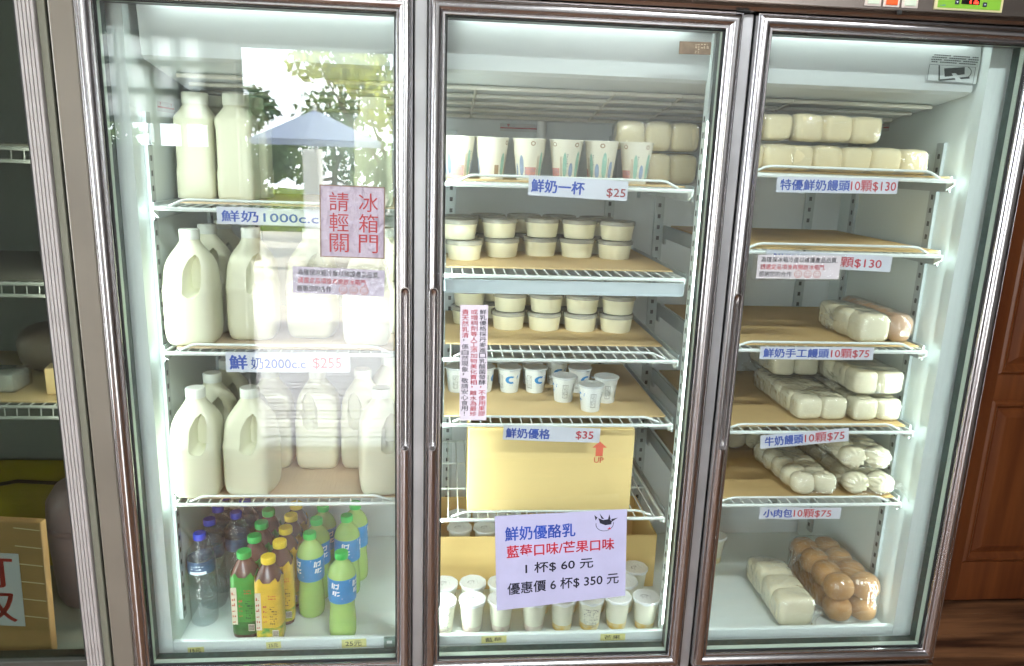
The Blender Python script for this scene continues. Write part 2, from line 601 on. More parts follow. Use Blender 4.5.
rnd = random.Random(3)
for (x, y, h, blobs, lm, lab) in (
        (-3.05, -9.8, 2.6, [(-0.1, 0, 2.15, 0.50, 420), (0.25, 0.2, 1.45, 0.42, 320), (-0.2, 0, 0.9, 0.5, 380)], 2, 'dark green tree at left of the mirrored garden'),
        (-1.0, -10.5, 3.0, [(0, 0, 2.3, 0.62, 420), (0.5, 0, 2.75, 0.55, 420), (-0.6, 0, 2.75, 0.5, 260), (-1.2, 0, 2.9, 0.5, 200), (0.25, 0, 1.5, 0.40, 260)], 1, 'yellow green spreading tree above the mirrored umbrella'),
        (-0.75, -8.4, 2.2, [(0, 0, 1.3, 0.45, 420), (0.1, 0, 0.8, 0.5, 420)], 2, 'dark bushy tree right of the mirrored umbrella'),
        (-4.6, -8.5, 2.4, [(0, 0, 1.5, 0.7, 520), (0.3, 0, 0.8, 0.6, 450)], 0, 'green tree mirrored behind the barred window'),
        (-2.3, -12.5, 3.2, [(0, 0, 2.2, 0.7, 420), (-0.6, 0, 1.5, 0.7, 480), (0.6, 0, 1.4, 0.7, 480), (0.5, 0, 3.0, 0.6, 320)], 0, 'mid green tree furthest back in the mirrored garden')):
    t = thing('garden_tree', lab, 'tree', (x, y, -0.03), group='trees mirrored in the left door')
    bm = bmesh.new()
    for (bx, by, bz, br, n) in blobs:
        leaves(bm, (bx, by, bz), (br, br, br * 0.7), n, 0.085, rnd)
    link('foliage', bm, LEAFS[lm], t)
    bm = bmesh.new()
    tube(bm, [(0, 0, 0), (0.04, 0, h * 0.4), (-0.02, 0, h * 0.75)], [0.07, 0.05, 0.025], 8)
    for (bx, by, bz, br, n) in blobs:
        tube(bm, [(0.02, 0, h * 0.35), (bx * 0.6, by * 0.6, bz * 0.7), (bx, by, bz)], [0.035, 0.02, 0.008], 6)
    link('trunk', bm, BARK, t, 60)
bm = bmesh.new()
box(bm, -5.6, -2.5, -14.3, -13.9, -0.03, 0.72, 0)
rnd = random.Random(5)
for _ in range(2200):
    x, z = rnd.uniform(-5.6, -2.5), rnd.uniform(0.0, 0.8)
    q = Euler((rnd.uniform(0, 6), rnd.uniform(0, 6), rnd.uniform(0, 6))).to_matrix()
    p = Vector((x, -13.88 + rnd.uniform(-.3, .05) * (1 if z > .7 else .2), z))
    quad(bm, [p + q @ Vector(v) * 0.06 for v in ((-1, 0, 0), (0, -.5, .2), (1, 0, 0), (0, .5, .2))])
h = link('clipped_hedge', bm, mat('hedge_leaf', c8(150, 172, 50), 0.7, noise=0.4, nscale=6))
tag(h, 'low clipped yellow green hedge mirrored in the left cooler door', 'hedge')

# ------------------------------------------------------------------ the three-door display cooler
FR = thing('display_fridge', 'steel three-door glass display fridge standing against the wall', 'fridge')
XL, XR, YB, ZF, ZT = -0.86, 0.85, 0.58, 0.482, 1.90
bm = bmesh.new()
# inner liner: side walls, ceiling, floor, sill; outer shell; all one hollow body
box(bm, -0.963, XL, 0.060, 0.66, 0.12, 2.12, 0)             # left side
box(bm, XR, 0.925, 0.060, 0.66, 0.12, 2.12, 0)              # right side
box(bm, XL, XR, 0.060, 0.66, ZT, 2.12, 0)                   # head
box(bm, XL, XR, 0.060, 0.66, 0.12, ZF, 0)                   # floor block
box(bm, XL, XR, 0.060, 0.073, ZF, 0.508, 0, bev=0.003)      # raised front sill
box(bm, XL, XR, YB, 0.66, ZF, ZT, 1)                        # back
link('cabinet_body', bm, [LINER, LINERBACK], FR)
EDGE = (mat('beige_side_panel', c8(124, 117, 106), 0.4, 0.3, noise=0.12, nscale=5))
link('front_edge_strip', newbox(-0.963, -0.9190, 0.0, 0.059, 0.12, 1.98, 0, bev=0.003), EDGE, FR)
link('front_edge_strip', newbox(0.9215, 0.926, 0.02, 0.059, 0.12, 1.98, 0), EDGE, FR)
# posts between the doors
for x in (-0.31, 0.31):
    bm = bmesh.new()
    box(bm, x - 0.026, x + 0.026, 0.059, 0.072, 0.44, 1.92, 0, bev=0.002)
    box(bm, x - 0.0122, x + 0.0122, 0.010, 0.059, 0.44, 1.878, 0, bev=0.002)
    link('door_post', bm, POST, FR)
# header over the doors
bm = bmesh.new()
prof = [(0.0, 1.8802), (-0.006, 1.881), (-0.010, 1.887), (-0.004, 1.893), (-0.013, 1.8955), (-0.013, 1.8985), (0.0, 1.900), (0.0, 2.12), (0.059, 2.12), (0.059, 1.8802)]
rings(bm, [[(x, y, z) for y, z in prof] for x in (-0.9235, 0.9255)], mi=0)
link('header_panel', bm, STEEL_H, FR, 25)
bm = bmesh.new()
box(bm, -0.9235, 0.9255, 0.0, 0.059, 0.12, 0.445, 0, bev=0.003)
for k in range(12):
    box(bm, -0.85, 0.85, -0.003, 0.001, 0.16 + k * 0.021, 0.17 + k * 0.021, 1)
link('kick_panel', bm, [STEEL_H, BLACKRUB], FR)
# cooling unit cover along the top
EVX0, EVX1 = -0.843, 0.813
bm = bmesh.new()
prof = [(0.080, 1.899), (0.092, 1.763), (0.105, 1.757), (0.56, 1.69), (0.579, 1.70), (0.579, 1.899)]
rings(bm, [[(x, y, z) for y, z in prof] for x in (EVX0, EVX1 + 0.03)], mi=0)
ev = link('cooling_unit_cover', bm, COVER, FR)
bm = bmesh.new()
for k in range(5):
    y = 0.19 + 0.075 * k
    z = 1.752 - (y - 0.13) * 0.144 - 0.006
    tube(bm, [(EVX0 + 0.03, y, z), (EVX1 + 0.01, y, z)], 0.0045, 6)
for x in (-0.5, -0.2, 0.1, 0.25, 0.5):
    tube(bm, [(x, 0.18, 1.738), (x, 0.5, 1.692)], 0.003, 6)
link('air_grille', bm, GRILLE, ev, 60)
bm = bmesh.new()
tube(bm, [(-0.012, 0.566, 1.735), (-0.010, 0.566, 1.68), (-0.008, 0.566, 1.60)], [0.022, 0.013, 0.012], 12)
link('drain_pipe', bm, WHITEP, FR, 50)


def sticker_line(x0, x1, p, nm='load_line_sticker'):
    bm = bmesh.new()
    for a, b, z0, z1, mi in ((0, 1, -0.013, 0.008, 0), (0.01, 0.99, -0.0055, -0.002, 1)):
        quad(bm, [p(x0 + (x1 - x0) * a, z0, mi), p(x0 + (x1 - x0) * b, z0, mi), p(x0 + (x1 - x0) * b, z1, mi), p(x0 + (x1 - x0) * a, z1, mi)], mi)
    for a in (0.18, 0.82):
        xc = x0 + (x1 - x0) * a
        d = (x1 - x0) * 0.035
        quad(bm, [p(xc - d, 0.006, 1), p(xc + d, 0.006, 1), p(xc, -0.002, 1)], 1)
    link(nm, bm, [mat('sticker_grey', c8(196, 198, 198), 0.5), DRED], FR)


sticker_line(-0.120, 0.006, lambda x, z, m: (x, 0.5795 - 0.0003 * m, 1.675 + z))
sticker_line(0.39, 0.545, lambda y, z, m: (0.8495 - 0.0003 * m, y, 1.705 + z))
sticker_line(0.20, 0.30, lambda y, z, m: (-0.8595 + 0.0003 * m, y, 1.678 + z))


def standard(x0, y0, wd, face, z0=0.53, z1=1.66):
    """a slotted shelf standard; face is the way it looks: 'y' (out of the back wall), +1 / -1 (out of a side wall)"""
    bm = bmesh.new()
    n = int((z1 - z0) / 0.03)
    if face == 'y':
        box(bm, x0 - wd / 2, x0 + wd / 2, y0 - 0.008, y0 - 0.0003, z0, z1, 0)
        for k in range(n):
            z = z0 + 0.015 + k * 0.03
            box(bm, x0 - 0.004, x0 + 0.004, y0 - 0.0084, y0 - 0.0078, z, z + 0.011, 1)
    else:
        xa, xb = sorted((x0 + face * 0.0003, x0 + face * 0.008))
        box(bm, xa, xb, y0 - wd / 2, y0 + wd / 2, z0, z1, 0)
        for k in range(n):
            z = z0 + 0.015 + k * 0.03
            xs = x0 + face * 0.0081
            box(bm, min(xs, xs + face * 0.0004), max(xs, xs + face * 0.0004), y0 - 0.004, y0 + 0.004, z, z + 0.011, 1)
    link('shelf_standard', bm, [STD, SLOT], FR)


for x in (-0.76, -0.38, -0.246, 0.188, 0.328, 0.757):
    standard(x, YB, 0.026, 'y')
standard(XL, 0.125, 0.024, 1)
standard(XL, 0.50, 0.024, 1)
standard(XR, 0.165, 0.024, -1)
standard(XR, 0.50, 0.024, -1)
# white corner posts just behind the door posts, slotted, carrying the shelf fronts
for x, f in ((-0.296, 1), (0.281, -1), (-0.324, -1), (0.327, 1)):
    bm = bmesh.new()
    xa, xb = sorted((x, x + f * 0.012))
    box(bm, xa, xb, 0.0725, 0.099, ZF + 0.001, 1.885, 0)
    for k in range(36):
        z = 0.56 + k * 0.032
        xs = x + f * 0.0122
        box(bm, min(xs, xs + f * 0.0003), max(xs, xs + f * 0.0003), 0.085, 0.092, z, z + 0.012, 1)
    link('front_standard', bm, [LINER, SLOT], FR)

# doors
FRP = [(0.0125, 0.058), (0.0125, 0.045), (0.0, 0.045), (0.0, 0.002), (0.0006, -0.0045), (0.0022, -0.0065), (0.0055, -0.0065), (0.0066, -0.0055), (0.0085, -0.0085), (0.0125, -0.0128), (0.0165, -0.0150), (0.0205, -0.0158),
       (0.0245, -0.0150), (0.0285, -0.0125), (0.0318, -0.0085), (0.0326, -0.0072), (0.0338, -0.0082), (0.0352, -0.0070), (0.036, -0.003), (0.036, 0.058)]
FRP = [(u * 0.875, yv) for u, yv in FRP]
ZB0, ZT0, GW = 0.4914, 1.8464, 0.5283


def frame_bm(x0, x1, z0, z1, prof):
    rs = []
    for sx, sz in ((0, 0), (1, 0), (1, 1), (0, 1)):
        rr = []
        for u, y in prof:
            rr.append(((x0 - u) if sx == 0 else (x1 + u), y, (z0 - u) if sz == 0 else (z1 + u)))
        rs.append(rr)
    return rings(bmesh.new(), rs, closed=True)


def stadium(cx, y, z0, z1, r, n=8):
    pts = [(cx + r * math.cos(PI * k / n), y, z1 - r + r * math.sin(PI * k / n)) for k in range(n + 1)]
    pts += [(cx + r * math.cos(PI + PI * k / n), y, z0 + r + r * math.sin(PI + PI * k / n)) for k in range(n + 1)]
    return pts


DOORS = []
for k, hx in enumerate((-0.3375, -0.2815, 0.3385)):
    x0 = -0.93 + 0.62 * k + (0.62 - GW) / 2
    x1 = x0 + GW
    fr = link('door', frame_bm(x0, x1, ZB0, ZT0, FRP), STEEL, FR, 28)
    # finger pull: a long scoop cut into the frame stile
    bm = bmesh.new()
    rr = 0.0078
    st = stadium(hx, 0, 1.0, 1.34, rr)
    cxz = (hx, 1.17)
    rs = []
    for yy, s in ((-0.03, 1.0), (-0.012, 1.0), (-0.006, 0.75), (-0.003, 0.3)):
        rs.append([(hx + (p[0] - hx) * s, yy, 1.17 + (p[2] - 1.17) * (1 - (1 - s) * 0.12)) for p in st])
    rings(bm, rs)
    cut = link('cutter', bm, BLACKRUB)
    md = fr.modifiers.new('scoop', 'BOOLEAN')
    md.operation, md.object, md.solver = 'DIFFERENCE', cut, 'EXACT'
    dg = bpy.context.evaluated_depsgraph_get()
    me = bpy.data.meshes.new_from_object(fr.evaluated_get(dg))
    fr.modifiers.clear()
    if len(me.polygons) > 20:
        fr.data = me
        fr.data.materials.clear()
        fr.data.materials.append(STEEL)
        for p in fr.data.polygons:
            p.material_index = 0
    bpy.data.objects.remove(cut)
    try:
        fr.data.set_sharp_from_angle(angle=R(28))
    except Exception:
        pass
    bm = bmesh.new()
    tube(bm, stadium(hx, -0.0152, 0.999, 1.341, rr + 0.0006), 0.0011, 6, closed=True)
    link('finger_pull', bm, STEEL, fr, 60)
    link('glass_pane', newbox(x0 - 0.004, x1 + 0.004, 0.006, 0.009, ZB0 - 0.004, ZT0 + 0.004), GLASS, fr)
    link('inner_glass_pane', newbox(x0 - 0.004, x1 + 0.004, 0.0425, 0.0445, ZB0 - 0.004, ZT0 + 0.004), GLASS_B, fr)
    bm = frame_bm(x0 + 0.003, x1 - 0.003, ZB0 + 0.003, ZT0 - 0.003, [(0.0025, 0.0055), (0, 0.0055), (0, 0.003), (0.0025, 0.003)])
    link('gasket', bm, BLACKRUB, fr)
    e = 0.0012
    bm = frame_bm(x0 + e, x1 - e, ZB0 + e, ZT0 - e, [(0, 0.0225), (0.001, 0.0225), (0.001, 0.0422), (0, 0.0422)])
    link('glass_spacer', bm, SPACER, fr)
    bm = frame_bm(x0 + e, x1 - e, ZB0 + e, ZT0 - e, [(0, 0.0095), (0.001, 0.0095), (0.001, 0.0222), (0, 0.0222)])
    link('glass_edge_seal', bm, SEAL, fr)
    DOORS.append(fr)

link('door_hinge', newbox(0.281, 0.306, -0.013, -0.0005, 1.8782, 1.8800, 0, bev=0.0005), BLACKRUB, FR)
# control panel
bm = newbox(0.671, 0.811, -0.004, -0.0005, 1.9015, 1.965, 0, bev=0.0015)
pn = link('control_panel', bm, mat('cream_bezel', c8(206, 196, 150), 0.4), FR)
link('panel_face', newbox(0.677, 0.805, -0.0050, -0.0042, 1.9055, 1.961), mat('green_face', c8(126, 178, 52), 0.4), pn)
link('display_window', newbox(0.724, 0.761, -0.0058, -0.0051, 1.9135, 1.945), mat('display_black', (0.01, 0.008, 0.008), 0.15), pn)
bm = bmesh.new()
put_text(bm, '12', 0.741, 0.758, 1.9155, 1.938, flat(-0.0060), bold=0.03)
link('red_digits', bm, mat('led_red', (1.0, 0.06, 0.03), 0.5, emit=3.0), pn)
for x, z in ((0.715, 1.9165), (0.772, 1.9145)):
    bm = bmesh.new()
    box(bm, x - 0.004, x + 0.004, -0.0062, -0.0051, z - 0.004, z + 0.004, 0, bev=0.001)
    quad(bm, [(x - 0.002, -0.0064, z + 0.001), (x + 0.002, -0.0064, z + 0.001), (x, -0.0064, z - 0.002)], 1)
    link('panel_button', bm, [mat('button_navy', c8(24, 32, 56), 0.4), PAPER], pn)
bm = bmesh.new()
strokes(bm, flat(-0.0053), 0.681, 0.693, 1.909, 1.9125, 1, 6, 0, 3, 1.0)
link('panel_print', bm, BLUE, pn)
for x, c in ((0.548, (206, 216, 196)), (0.585, (240, 96, 40)), (0.622, (206, 44, 44))):
    b = link('rocker_switch', newbox(x - 0.0165, x + 0.0165, -0.003, -0.0005, 1.9015, 1.945, 0, bev=0.001), mat('switch_bezel', c8(214, 200, 190), 0.4), FR)
    link('switch_cap', newbox(x - 0.0115, x + 0.0115, -0.0055, -0.0032, 1.905, 1.942, 0, bev=0.001), mat('switch_%d' % c[0], c8(*c), 0.35), b)
bm = lathe(bmesh.new(), [(0.005, 0), (0.005, 0.002), (0.003, 0.004)], 12)
link('screw_head', bm, BLACKRUB, FR, 40, (0.598, -0.011, 1.891), (R(90), 0, 0))
# corner brackets and the old badge behind the glass
bm = newbox(-0.389, -0.361, 0.0555, 0.0590, 0.481, 0.512, 0, bev=0.001)
box(bm, -0.382, -0.370, 0.0549, 0.0555, 0.495, 0.502, 1)
link('door_catch', bm, [mat('grey_catch', c8(146, 168, 156), 0.5, noise=0.2, nscale=60), WHITEP], FR)
t = thing('worn_label', 'worn brown sticker at upper right inside the middle glass door', 'sticker', (0.21, 0.0045, 1.8115), (0, R(-1), 0))
bm = newbox(-0.031, 0.031, 0, 0.0007, -0.0115, 0.0115)
link('backing', bm, mat('worn_brown', c8(122, 106, 84), 0.5, noise=0.35, nscale=60), t)
bm = bmesh.new()
strokes(bm, flat(-0.0004), 0.0, 0.028, -0.009, 0.009, 6, 5, 0, 4, 0.6)
link('paper_flecks', bm, mat('fleck', c8(186, 172, 146), 0.6), t)

# ------------------------------------------------------------------ wire shelves
SH = {}


def wire_shelf(key, x0, x1, z, label, y0=0.078, y1=0.555, stop=True, bracket='lr', name='wire_shelf', pitch=0.0225):
    t = thing(name, label, 'shelf', ((x0 + x1) / 2, 0, z), group='white wire fridge shelves')
    hw = (x1 - x0) / 2
    bm = bmesh.new()
    tube(bm, [(-hw, y0, -0.006), (hw, y0, -0.006)], 0.0042, 8)
    tube(bm, [(-hw, y1, -0.006), (hw, y1, -0.006)], 0.0035, 8)
    tube(bm, [(-hw, y0, -0.006), (-hw, y1, -0.006)], 0.0035, 8)
    tube(bm, [(hw, y0, -0.006), (hw, y1, -0.006)], 0.0035, 8)
    for yy in (y0 + 0.165, y0 + 0.32):
        tube(bm, [(-hw, yy, -0.0062), (hw, yy, -0.0062)], 0.0025, 6)
    link('rim', bm, WIRE, t, 60)
    bm = bmesh.new()
    n = int(2 * hw / pitch)
    for k in range(1, n):
        x = -hw + 2 * hw * k / n
        tube(bm, [(x, y0 + 0.002, -0.0086), (x, y0 + 0.002, -0.0022), (x, y0 + 0.005, -0.0016), (x, y1, -0.0016)], 0.0015, 5)
    link('cross_wires', bm, WIRE, t, 60)
    if stop:
        bm = bmesh.new()
        a = hw - 0.055
        tube(bm, [(-hw + 0.03, y0 + 0.006, -0.001), (-a, y0 + 0.002, 0.011), (-a + 0.012, y0 + 0.002, 0.013), (a - 0.012, y0 + 0.002, 0.013), (a, y0 + 0.002, 0.011), (hw - 0.03, y0 + 0.006, -0.001)], 0.0028, 8)
        link('product_stop', bm, WIRE, t, 60)
    for s in (-1, 1):
        if ('l' if s < 0 else 'r') in bracket:
            bm = bmesh.new()
            xs = s * (hw + 0.0085)
            box(bm, xs - 0.002, xs + 0.002, y0 + 0.022, 0.569, -0.030, 0.004, 0)
            box(bm, xs - 0.002, xs + 0.002, 0.545, 0.569, -0.046, -0.030, 0)
            box(bm, min(xs, s * (hw + 0.001)), max(xs, s * (hw + 0.001)), y0 + 0.022, 0.565, -0.0145, -0.0105, 0)
            link('side_bracket', bm, STD, t)
            bm = bmesh.new()
            xe = s * (hw - 0.001)
            rings(bm, [[(xe - 0.002, y0 - 0.004, -0.002), (xe + 0.002, y0 - 0.004, -0.002), (xe + 0.002, y0 + 0.02, -0.002), (xe - 0.002, y0 + 0.02, -0.002)],
                       [(xe - 0.002, y0 - 0.004, -0.014), (xe + 0.002, y0 - 0.004, -0.014), (xe + 0.002, y0 + 0.02, -0.026), (xe - 0.002, y0 + 0.02, -0.026)]])
            link('front_hook', bm, WIRE, t)
    SH[key] = t
    return t


LA, LB, MA, MB_, RA, RB_ = -0.838, -0.345, -0.268, 0.254, 0.352, 0.828
wire_shelf('L1', LA, LB, 1.480, 'highest white wire shelf behind the left door, under the tall milk bottles')
wire_shelf('L2', LA, LB, 1.183, 'middle white wire shelf behind the left door, with the large 2000cc tag below')
wire_shelf('L3', LA, LB, 0.841, 'lowest white wire shelf behind the left door, above the drink bottles')
wire_shelf('M1', MA, MB_, 1.546, 'highest white wire shelf behind the middle door, carrying the paper cups')
wire_shelf('M2', MA, MB_, 1.358, 'second wire shelf behind the middle door, with a wide pale rail in front', stop=False)
wire_shelf('M3', MA, MB_, 1.176, 'third wire shelf behind the middle door, under the lower custard tubs')
wire_shelf('M4', MA, MB_, 1.027, 'fourth wire shelf behind the middle door, under the yogurt cups', stop=True)
wire_shelf('M5', MA, MB_, 0.799, 'lowest wire shelf behind the middle door, carrying the yellow carton')
wire_shelf('R1', RA, RB_, 1.584, 'highest white wire shelf behind the right door, under the wrapped steamed buns')
wire_shelf('R2', RA, RB_, 1.422, 'second wire shelf behind the right door, empty but for a cardboard sheet')
wire_shelf('R3', RA, RB_, 1.204, 'third wire shelf behind the right door, with one pale and one brown bag')
wire_shelf('R4', RA, RB_, 1.011, 'fourth wire shelf behind the right door, heaped with square bun bags')
wire_shelf('R5', RA, RB_, 0.830, 'lowest wire shelf behind the right door, heaped with pleated bun bags')
bm = newbox(-0.258, 0.258, 0.0690, 0.0715, -0.041, -0.012, 0, bev=0.001)
box(bm, -0.258, 0.258, 0.0675, 0.0690, -0.015, -0.012, 0)
box(bm, -0.258, 0.258, 0.0675, 0.0690, -0.041, -0.037, 0)
link('price_rail', bm, mat('pale_price_rail', c8(206, 220, 224), 0.22), SH['M2'])


def sheet(x0, x1, y0, y1, z, label, m=CARD, th=0.003, rag=0.0):
    bm = bmesh.new()
    n = 14
    lo, hi = [], []
    rnd = random.Random(int(z * 1000))
    for i in range(n + 1):
        x = x0 + (x1 - x0) * i / n
        j = rnd.uniform(-rag, rag)
        lo.append((x, y0 + j))
    pts = lo + [(x1, y1), (x0, y1)]
    rings(bm, [[(x, y, 0) for x, y in pts], [(x, y, th) for x, y in pts]])
    o = link('cardboard_sheet', bm, m)
    o.location = (0, 0, z)
    return tag(o, label, 'cardboard sheet', 'cardboard shelf liners')


CARDG = mat('ridged_card', c8(206, 184, 152), 0.8, noise=0.15, nscale=5, bump=0.25, bscale=14, bstretch=(14, 1, 1))
sheet(LA + .02, LB - .01, 0.155, 0.55, 1.4802, 'brown card sheet under the tall milk bottles, left door top shelf', CARDG)
sheet(LA + .02, LB - .01, 0.095, 0.55, 1.1832, 'brown ridged card under the jugs on the middle left shelf', CARDG)
sheet(LA + .02, LB - .01, 0.095, 0.55, 0.8412, 'brown ridged card under the jugs just above the drink bottles', CARDG)
sheet(MA + .01, MB_ - .01, 0.100, 0.55, 1.5462, 'brown cardboard sheet under the printed paper cups')
sheet(MA + .01, MB_ - .005, 0.150, 0.55, 1.3582, 'brown cardboard sheet under the upper row of custard tubs', rag=0.001)
sheet(MA + .01, MB_ - .005, 0.185, 0.55, 1.1762, 'brown cardboard sheet under the lower custard tubs, beside the vertical notice', rag=0.001)
sheet(MA + .01, MB_ - .005, 0.115, 0.55, 1.0272, 'brown cardboard sheet under the small white yogurt cups', rag=0.001)
CARDR = mat('dull_cardboard', c8(206, 176, 120), 0.8, noise=0.18, nscale=6, bump=0.05, bscale=20, bstretch=(1, 10, 1))
sheet(RA + .01, RB_ - .002, 0.092, 0.55, 1.5842, 'worn card sheet under the wrapped buns on the top right shelf', CARDR)
sheet(RA + .005, RB_ - .002, 0.088, 0.55, 1.4222, 'bare ragged cardboard sheet on the empty shelf of the right door', CARDR, rag=0.004, th=0.005)
sheet(RA + .005, RB_ - .005, 0.100, 0.55, 1.2042, 'cardboard sheet left half bare beside the pale and brown bags', CARDR)
sheet(RA + .005, RB_ - .005, 0.100, 0.55, 1.0112, 'cardboard sheet under the heaped square bun bags', CARDR)
sheet(RA + .005, RB_ - .005, 0.100, 0.55, 0.8302, 'cardboard sheet under the pleated bun bags', CARDR)

# ------------------------------------------------------------------ milk jugs and bottles


def jug_proto(label, loc, rz):
    """2 litre milk jug, square, with a moulded handle on its +x side"""
    t = thing('milk_jug', label, 'milk jug', loc, (0, 0, rz), 'plastic jugs of milk')
    bm = bmesh.new()
    t.scale = (1, 1, 1.05)
    n = 40

    def ring(z, x0, x1, hy, e):
        cx, rx = (x0 + x1) / 2, (x1 - x0) / 2
        return circ(rx, z, n, e, cx, 0, hy)
    a = 0.051
    rs = [ring(0.000, -a + .012, a - .012, a - .012, 5), ring(0.003, -a + .006, a - .006, a - .006, 5), ring(0.012, -a + .002, a - .002, a - .002, 5.5), ring(0.03, -a, a, a, 6),
          ring(0.104, -a, a, a, 6), ring(0.110, -a - .0008, a + .0008, a + .0008, 6), ring(0.116, -a, a, a - .001, 6),
          ring(0.124, -a + .001, a - .001, a - .003, 5.5), ring(0.145, -a + .002, a - .002, a - .006, 5), ring(0.160, -a + .004, a - .004, a - .009, 4.4),
          ring(0.172, -a + .008, a - .008, a - .013, 3.6), ring(0.184, -a + .015, a - .015, a - .019, 3), ring(0.196, -a + .024, a - .024, a - .026, 2.4),
          ring(0.206, -0.0205, 0.0205, 0.0205, 2), ring(0.216, -0.0185, 0.0185, 0.0185, 2)]
    rings(bm, rs)
    body = link('body', bm, MILK, t, 50)
    # the grip opening and the dished cheeks beside it
    hole = [(.004, .116), (.004, .150), (.010, .172), (.018, .182), (.026, .176), (.032, .160), (.033, .135), (.030, .118), (.022, .110), (.011, .110)]
    cb = bmesh.new()
    for prs in (((-.07, 1.40, .006), (-.046, 1.30, .005), (-.034, 1.05, 0), (-.016, .92, 0)), ((.016, .92, 0), (.034, 1.05, 0), (.046, 1.30, .005), (.07, 1.40, .006))):
        rings(cb, [[((x - .018) * k + .018 - sh, yy, (z - .146) * k + .146) for x, z in hole]
               for yy, k, sh in prs])
    cut = link('cutter', cb, MILK, t)
    md = body.modifiers.new('grip', 'BOOLEAN')
    md.operation, md.object, md.solver = 'DIFFERENCE', cut, 'EXACT'
    me = bpy.data.meshes.new_from_object(body.evaluated_get(bpy.context.evaluated_depsgraph_get()))
    body.modifiers.clear()
    body.data = me
    me.materials.clear()
    me.materials.append(MILK)
    for p in me.polygons:
        p.material_index = 0
        p.use_smooth = True
    me.set_sharp_from_angle(angle=R(50))
    bpy.data.objects.remove(cut)
    link('cap', lathe(bmesh.new(), [(0.0200, 0.2105), (0.0205, 0.212), (0.0205, 0.2285), (0.0195, 0.2305), (0.010, 0.2308)], 28), MILKCAP, t, 40)
    return t


ZL2, ZL3, ZL1 = 1.1863, 0.8443, 1.4833
J = [  # x, y, rz, label
    (-0.794, 0.146, 0, 'front left milk jug on the middle shelf of the left door'),
    (-0.792, 0.260, 2, 'second milk jug deep in the leftmost column of the middle left shelf'),
    (-0.790, 0.374, 0, 'rearmost visible milk jug in the leftmost column, middle left shelf'),
    (-0.682, 0.200, 3, 'milk jug standing half in the bright door reflection, middle left shelf'),
    (-0.556, 0.222, -5, 'milk jug veiled by the reflection left of the notice, middle left shelf'),
    (-0.428, 0.160, -90, 'milk jug whose base shows under the taped notice, middle left shelf'),
    (-0.400, 0.280, 0, 'milk jug at far right behind the taped notices, middle left shelf')]
K = [
    (-0.798, 0.132, 0, 'leftmost front milk jug on the shelf above the drink bottles'),
    (-0.796, 0.246, 2, 'second milk jug behind the leftmost one above the drink bottles'),
    (-0.793, 0.360, 0, 'rear milk jug of the leftmost column above the drink bottles'),
    (-0.684, 0.136, -10, 'second front milk jug from the left above the drink bottles'),
    (-0.674, 0.288, 182, 'milk jug right behind the second front jug, above the drink bottles'),
    (-0.562, 0.287, 180, 'milk jug in the back row at the middle of the lowest left shelf'),
    (-0.455, 0.288, 180, 'milk jug right of centre in the back row, lowest left shelf'),
    (-0.398, 0.140, 10, 'large looking milk jug at front right beside the door frame, lowest left shelf'),
    (-0.400, 0.405, 5, 'milk jug seen behind the front right one on the lowest left shelf')]
j0 = None
for z, lst in ((ZL2, J), (ZL3, K)):
    for x, y, rz, lab in lst:
        if j0 is None:
            j0 = jug_proto(lab, (x, y, z), R(rz))
        else:
            dup(j0, (x, y, z), lab, R(rz))
t = thing('milk_bottle', 'tall square milk bottle at far left of the top left shelf', 'milk bottle', (-0.800, 0.256, ZL1), group='tall square milk bottles')
bm = bmesh.new()
a = 0.0395
rings(bm, [circ(r_, z, 36, e) for r_, z, e in ((a - .006, 0, 6), (a - .001, .004, 7), (a, .012, 7), (a, .06, 7), (a - .0015, .07, 6.5), (a - .0015, .15, 6.5), (a, .16, 7), (a, .170, 7), (a - .002, .176, 6), (a - .0085, .187, 3.6), (.0275, .195, 2.3), (.0262, .198, 2), (.0262, .206, 2))])
link('body', bm, MILK, t, 50)
link('cap', lathe(bmesh.new(), [(.0270, .201), (.0275, .2025), (.0275, .223), (.0265, .225), (.012, .2255)], 28), mat('cream_cap', c8(228, 230, 212), 0.45), t, 40)
mb0 = t
for x, y, lab in ((-0.715, 0.256, 'second tall square milk bottle from the left, top left shelf'), (-0.790, 0.345, 'tall milk bottle peeping from behind the far left one'),
                  (-0.705, 0.345, 'tall milk bottle hidden behind the second one, top left shelf'), (-0.415, 0.185, 'tall milk bottle alone at right above the red lettered notice')):
    dup(mb0, (x, y, ZL1), lab)

# ------------------------------------------------------------------ drinks on the cooler floor
WATER = clear('water_bottle_plastic', (0.90, 0.93, 0.935), 1.45, 0.05, 0.03, (0.5, 0.6, 0.64), 0.9, 45, 2.2)
BCAP = mat('blue_cap', c8(34, 58, 170), 0.4)
GCAP = mat('green_cap', c8(46, 176, 82), 0.4)
YCAP = mat('yellow_cap', c8(238, 206, 40), 0.4)
LIME = mat('lime_drink', c8(200, 242, 138), 0.18, 0, 0.5, noise=0.05, nscale=10)
_b = LIME.node_tree.nodes['Principled BSDF']
_b.inputs['Transmission Weight'].default_value = 0.35
_b.inputs['IOR'].default_value = 1.33
TEA = mat('tea_drink', c8(104, 74, 66), 0.12, 0, 0.6, noise=0.2, nscale=16)
LBLUE = mat('sky_blue_label', c8(44, 142, 208), 0.35, noise=0.15, nscale=40)
DBLUE = mat('navy_label', c8(62, 92, 126), 0.35, noise=0.5, nscale=30)


